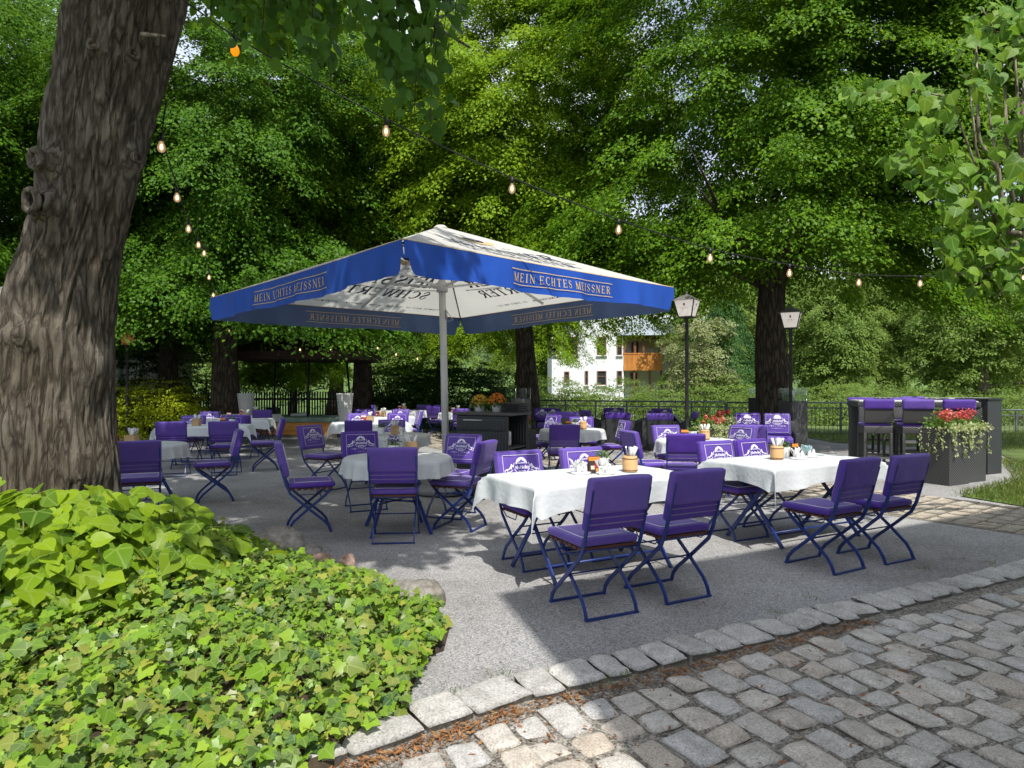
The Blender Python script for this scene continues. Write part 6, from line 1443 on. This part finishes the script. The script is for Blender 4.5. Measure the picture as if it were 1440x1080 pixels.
def sofa_cushion(label, x):
    a = R(160); loc = Vector(((1072-CX)*12.75/F,12.75,.44))+Vector((x*math.cos(a)+.20*math.sin(a), x*math.sin(a)-.20*math.cos(a), 0))
    t = thing('sofa_cushion', label, 'cushion', loc, a, 'bright crest cushions on the sofa'); b = MB(); b.rbox((0,0,.22), (.50,.14,.45), .05, rx=R(10), puff=.2); b.build('cover', M_purple, t)
    ez = Vector((0,-math.sin(R(10)),math.cos(R(10)))); b = MB(); place_quads(b, [[(x_*.60,(y-.2)*.72+.03) for x_, y in p] for p in LOGO_Q], Vector((0,.087,.235)), Vector((-1,0,0)), ez, .001); b.build('crest_print', M_print, t)
    b = MB(); b.sweep([Vector((0,.078,.235))+Vector((x_,0,0))+ez*z for x_, z in [(-.21,-.17),(.21,-.17),(.21,.18),(-.21,.18)]], .004, 5, closed=True); b.build('piping', M_pipe, t); return t
sofa_cushion('right crest cushion on the wicker sofa, next to the lamp post', -.28); sofa_cushion('left crest cushion on the wicker sofa, next to the flower planter', .28)

# ================================================================ strings of bulbs
M_cable = mat('black_cable', (0.012,0.012,0.012), .5)
M_bulb = bulbmat(); M_fil = mat('filament', (1,.6,.3), .5, emit=((1.0,.62,.30), 7.0)); M_orb = mat('orange_bulb', (0.85,.30,.01), .35, emit=((1.0,.32,.0), .55))
def string(label, pts, bulbs, orange=()):
    t = thing('string_lights', label, 'string lights', pts[0], 0, 'strings of round bulbs'); o = Vector(pts[0]); pts = [Vector(p)-o for p in pts]
    sm = []
    for a, c in zip(pts, pts[1:]):
        L = (c-a).length
        for i in range(6): f = i/6; sm.append(a.lerp(c, f)-Vector((0,0,.05*L*f*(1-f)*.5)))
    sm.append(pts[-1]); b = MB(); b.sweep(sm, .0065, 6); b.build('cable', M_cable, t)
    for i, p in enumerate(bulbs):
        p = Vector(p)-o; b = MB(); b.sweep([p+Vector((0,0,.005)), p-Vector((0,0,.055))], .018, 10); so = b.build('socket', M_cable, t)
        b = MB(); b.lathe([(0,-.148),(.018,-.144),(.030,-.128),(.034,-.108),(.030,-.088),(.018,-.066),(.014,-.052)], 14, p); bu = b.build('bulb', M_orb if i in orange else M_bulb, t)
        if i not in orange: b = MB(); b.lathe([(0,-.125),(.010,-.118),(.012,-.10),(.008,-.08),(0,-.075)], 8, p); b.build('filament', M_fil, bu)
    return t
a_ = 1.08; PY = [52,168,250,309,350,372,386,388,386]
bp = [((i-2)*a_, (4.62+.46*i)*a_) for i in range(11)]
B1 = [(x, y, H-(PY[i]-HZ)*y/F) for i, (x, y) in enumerate(bp[:9])]
B1 += [(bp[9][0], bp[9][1], 3.12), (bp[10][0], bp[10][1], 3.35)]
string('long string of bulbs sagging from the knotty trunk across the whole yard to the right', [(-2.62,4.78,4.42)]+B1+[(12.25,13.2,4.4)], B1, (0,))
B2 = [P(227,190,5.4), P(249,264,6.5), P(265,310,7.6), P(279,334,8.7), P(287,347,9.8), P(294,382,11.2), P(300,408,13.0)]
string('string of bulbs running from the knotty trunk back to the dark left linden', [(-2.78,5.15,3.72)]+B2+[(-7.75,18.0,3.55)], B2)
B3 = [P(322,460,17.2), P(422,487,18.5), P(465,486,19.0), P(531,485,19.6), P(557,494,20.0), P(587,500,20.3), P(620,497,20.6)]
string('far string of tiny glowing bulbs between the dark back lindens', [(-7.9,17.75,3.4)]+B3+[(.35,19.65,3.4)], B3)

# ================================================================ catalpa at the right edge
ct = thing('catalpa', 'pollarded young tree with big pale heart shaped leaves reaching in at the right edge', 'tree', (6.1,6.1,0))
def L_(px, py, Y): p = Vector(P(px, py, Y)); return p-Vector((6.1,6.1,0))
b = MB(); b.sweep([(0,0,-.1),(.02,0,1.2),(-.02,.02,2.4),(-.1,0,3.0)], [.12,.10,.09,.09], 14); b.build('trunk', M_barkp, ct)
b = MB()
for pts, r in [([(1640,330),(1520,335),(1440,330),(1405,325)],.045),([(1640,250),(1500,290),(1428,315),(1400,335)],.04),([(1460,330),(1436,200),(1441,105)],.020),([(1428,318),(1416,210),(1413,120)],.022),([(1412,320),(1404,240),(1376,195),(1372,55)],.022),([(1405,330),(1372,205),(1363,110)],.013),([(1405,328),(1360,200),(1340,148)],.012),([(1420,330),(1395,190),(1388,130)],.012),([(1440,325),(1432,160),(1426,60)],.018),([(1405,330),(1330,225),(1312,203)],.010),([(1350,140),(1290,128),(1195,132)],.009),([(1410,340),(1350,290),(1335,285)],.010),([(1430,340),(1390,375),(1345,385)],.014),([(1500,335),(1440,375),(1400,420)],.014),([(1480,60),(1400,45),(1380,10)],.012)]:
    b.sweep([L_(x, y, 5.6) for x, y in pts], [r*(1-.55*i/(len(pts)-1)) for i in range(len(pts))], 8)
b.build('limbs', M_barkp, ct)
rng = np.random.default_rng(77); P_ = []
for (x, y, n, s) in [(1205,124,8,9),(1228,128,12,10),(1252,124,12,10),(1282,122,14,12),(1300,128,12,14),(1318,142,16,14),(1338,150,12,12),(1296,166,10,9),(1290,192,12,10),(1284,218,12,12),(1262,222,10,10),(1300,236,10,14),(1328,232,16,14),(1352,226,14,14),(1348,262,18,16),(1340,292,16,14),(1364,312,16,14),(1385,300,16,18),(1395,330,18,16),(1425,345,22,18),(1372,372,16,16),(1345,366,14,12),(1338,342,14,12),(1352,395,10,12),(1408,375,18,18),(1436,385,16,16),(1395,15,14,14),(1376,28,12,12),(1430,40,22,18),(1405,66,18,16),(1388,92,14,14),(1440,88,20,16),(1380,128,12,12),(1400,205,16,16),(1432,170,14,14),(1436,240,16,16),(1410,262,18,16),(1432,300,20,18),(1360,60,10,10),(1452,150,24,24),(1470,300,30,26),(1480,60,30,26),(1420,8,16,16),(1385,255,16,14)]:
    for i in range(n): P_.append(L_(x+rng.normal(0, s), y+rng.normal(0, s), 5.6+rng.normal(0, .22)))
P_ = np.array([tuple(p) for p in P_]); m = len(P_)
leaves('foliage', P_, norm(np.c_[rng.normal(-.1,.45,m), rng.normal(-.55,.4,m), np.ones(m)*.75]), norm(np.c_[rng.normal(-.1,.6,m), rng.normal(-.2,.4,m), np.full(m,-.75)]), rng.uniform(.07,.135,m), SH_HEART, leafmat('catalpa_leaf', [(0.07,0.18,0.014),(0.12,0.25,0.018),(0.055,0.145,0.016),(0.17,0.29,0.02),(0.10,0.22,0.016)], transl=.36, veins=.5, spec=.2), ct, uv=True)

# ================================================================ camera, sky, sun
cam = bpy.data.cameras.new('camera'); co = bpy.data.objects.new('camera', cam); COL.objects.link(co)
co.location = (0, 0, H); co.rotation_euler = (R(90), 0, 0); cam.sensor_width = 36; cam.lens = F/1440*36; cam.shift_y = -(540-HZ)/1440*1.0; cam.clip_end = 2000; cam.clip_start = .05
S.camera = co
EL, AZ = R(57), Vector((.28, -.96)).normalized()
sd = Vector((AZ.x*math.cos(EL), AZ.y*math.cos(EL), math.sin(EL)))
sun = bpy.data.lights.new('sun', 'SUN'); sun.energy = SUN_E; sun.angle = R(.53); sun.color = (1, .965, .90)
so = bpy.data.objects.new('sun', sun); COL.objects.link(so); so.rotation_euler = (-sd).to_track_quat('-Z', 'Y').to_euler(); so.location = (20, -30, 40)
w = bpy.data.worlds.new('World'); S.world = w; w.use_nodes = True; nt = w.node_tree; nt.nodes.clear()
wo = nt.nodes.new('ShaderNodeOutputWorld'); bg = nt.nodes.new('ShaderNodeBackground'); sk = nt.nodes.new('ShaderNodeTexSky'); sk.sky_type = 'NISHITA'; sk.sun_disc = False; sk.sun_elevation = EL; sk.sun_rotation = math.atan2(AZ.x, AZ.y); sk.dust_density = 2.5; sk.air_density = 1.0
tc = nt.nodes.new('ShaderNodeTexCoord'); cn = nt.nodes.new('ShaderNodeTexNoise'); cn.inputs['Scale'].default_value = 3.2; cn.inputs['Detail'].default_value = 7; nt.links.new(tc.outputs['Generated'], cn.inputs['Vector'])
cr = nt.nodes.new('ShaderNodeMapRange'); cr.inputs['From Min'].default_value = .38; cr.inputs['From Max'].default_value = .58; cr.inputs['To Min'].default_value = .25; cr.inputs['To Max'].default_value = .95; nt.links.new(cn.outputs['Fac'], cr.inputs[0])
cm = nt.nodes.new('ShaderNodeMix'); cm.data_type = 'RGBA'; nt.links.new(cr.outputs[0], cm.inputs[0]); nt.links.new(sk.outputs[0], cm.inputs[6]); cm.inputs[7].default_value = (6.9, 7.4, 8.4, 1); nt.links.new(cm.outputs[2], bg.inputs[0]); bg.inputs[1].default_value = SKY_E; nt.links.new(bg.outputs[0], wo.inputs[0])
S.view_settings.view_transform = 'Standard'; S.view_settings.look = 'None'; S.view_settings.exposure = EXPO; S.view_settings.gamma = 1
S.render.engine = 'CYCLES'; S.cycles.max_bounces = 6; S.cycles.transparent_max_bounces = 12; S.cycles.transmission_bounces = 4; S.cycles.diffuse_bounces = 3; S.cycles.glossy_bounces = 2
S.cycles.use_denoising = True; S.cycles.sample_clamp_indirect = 6
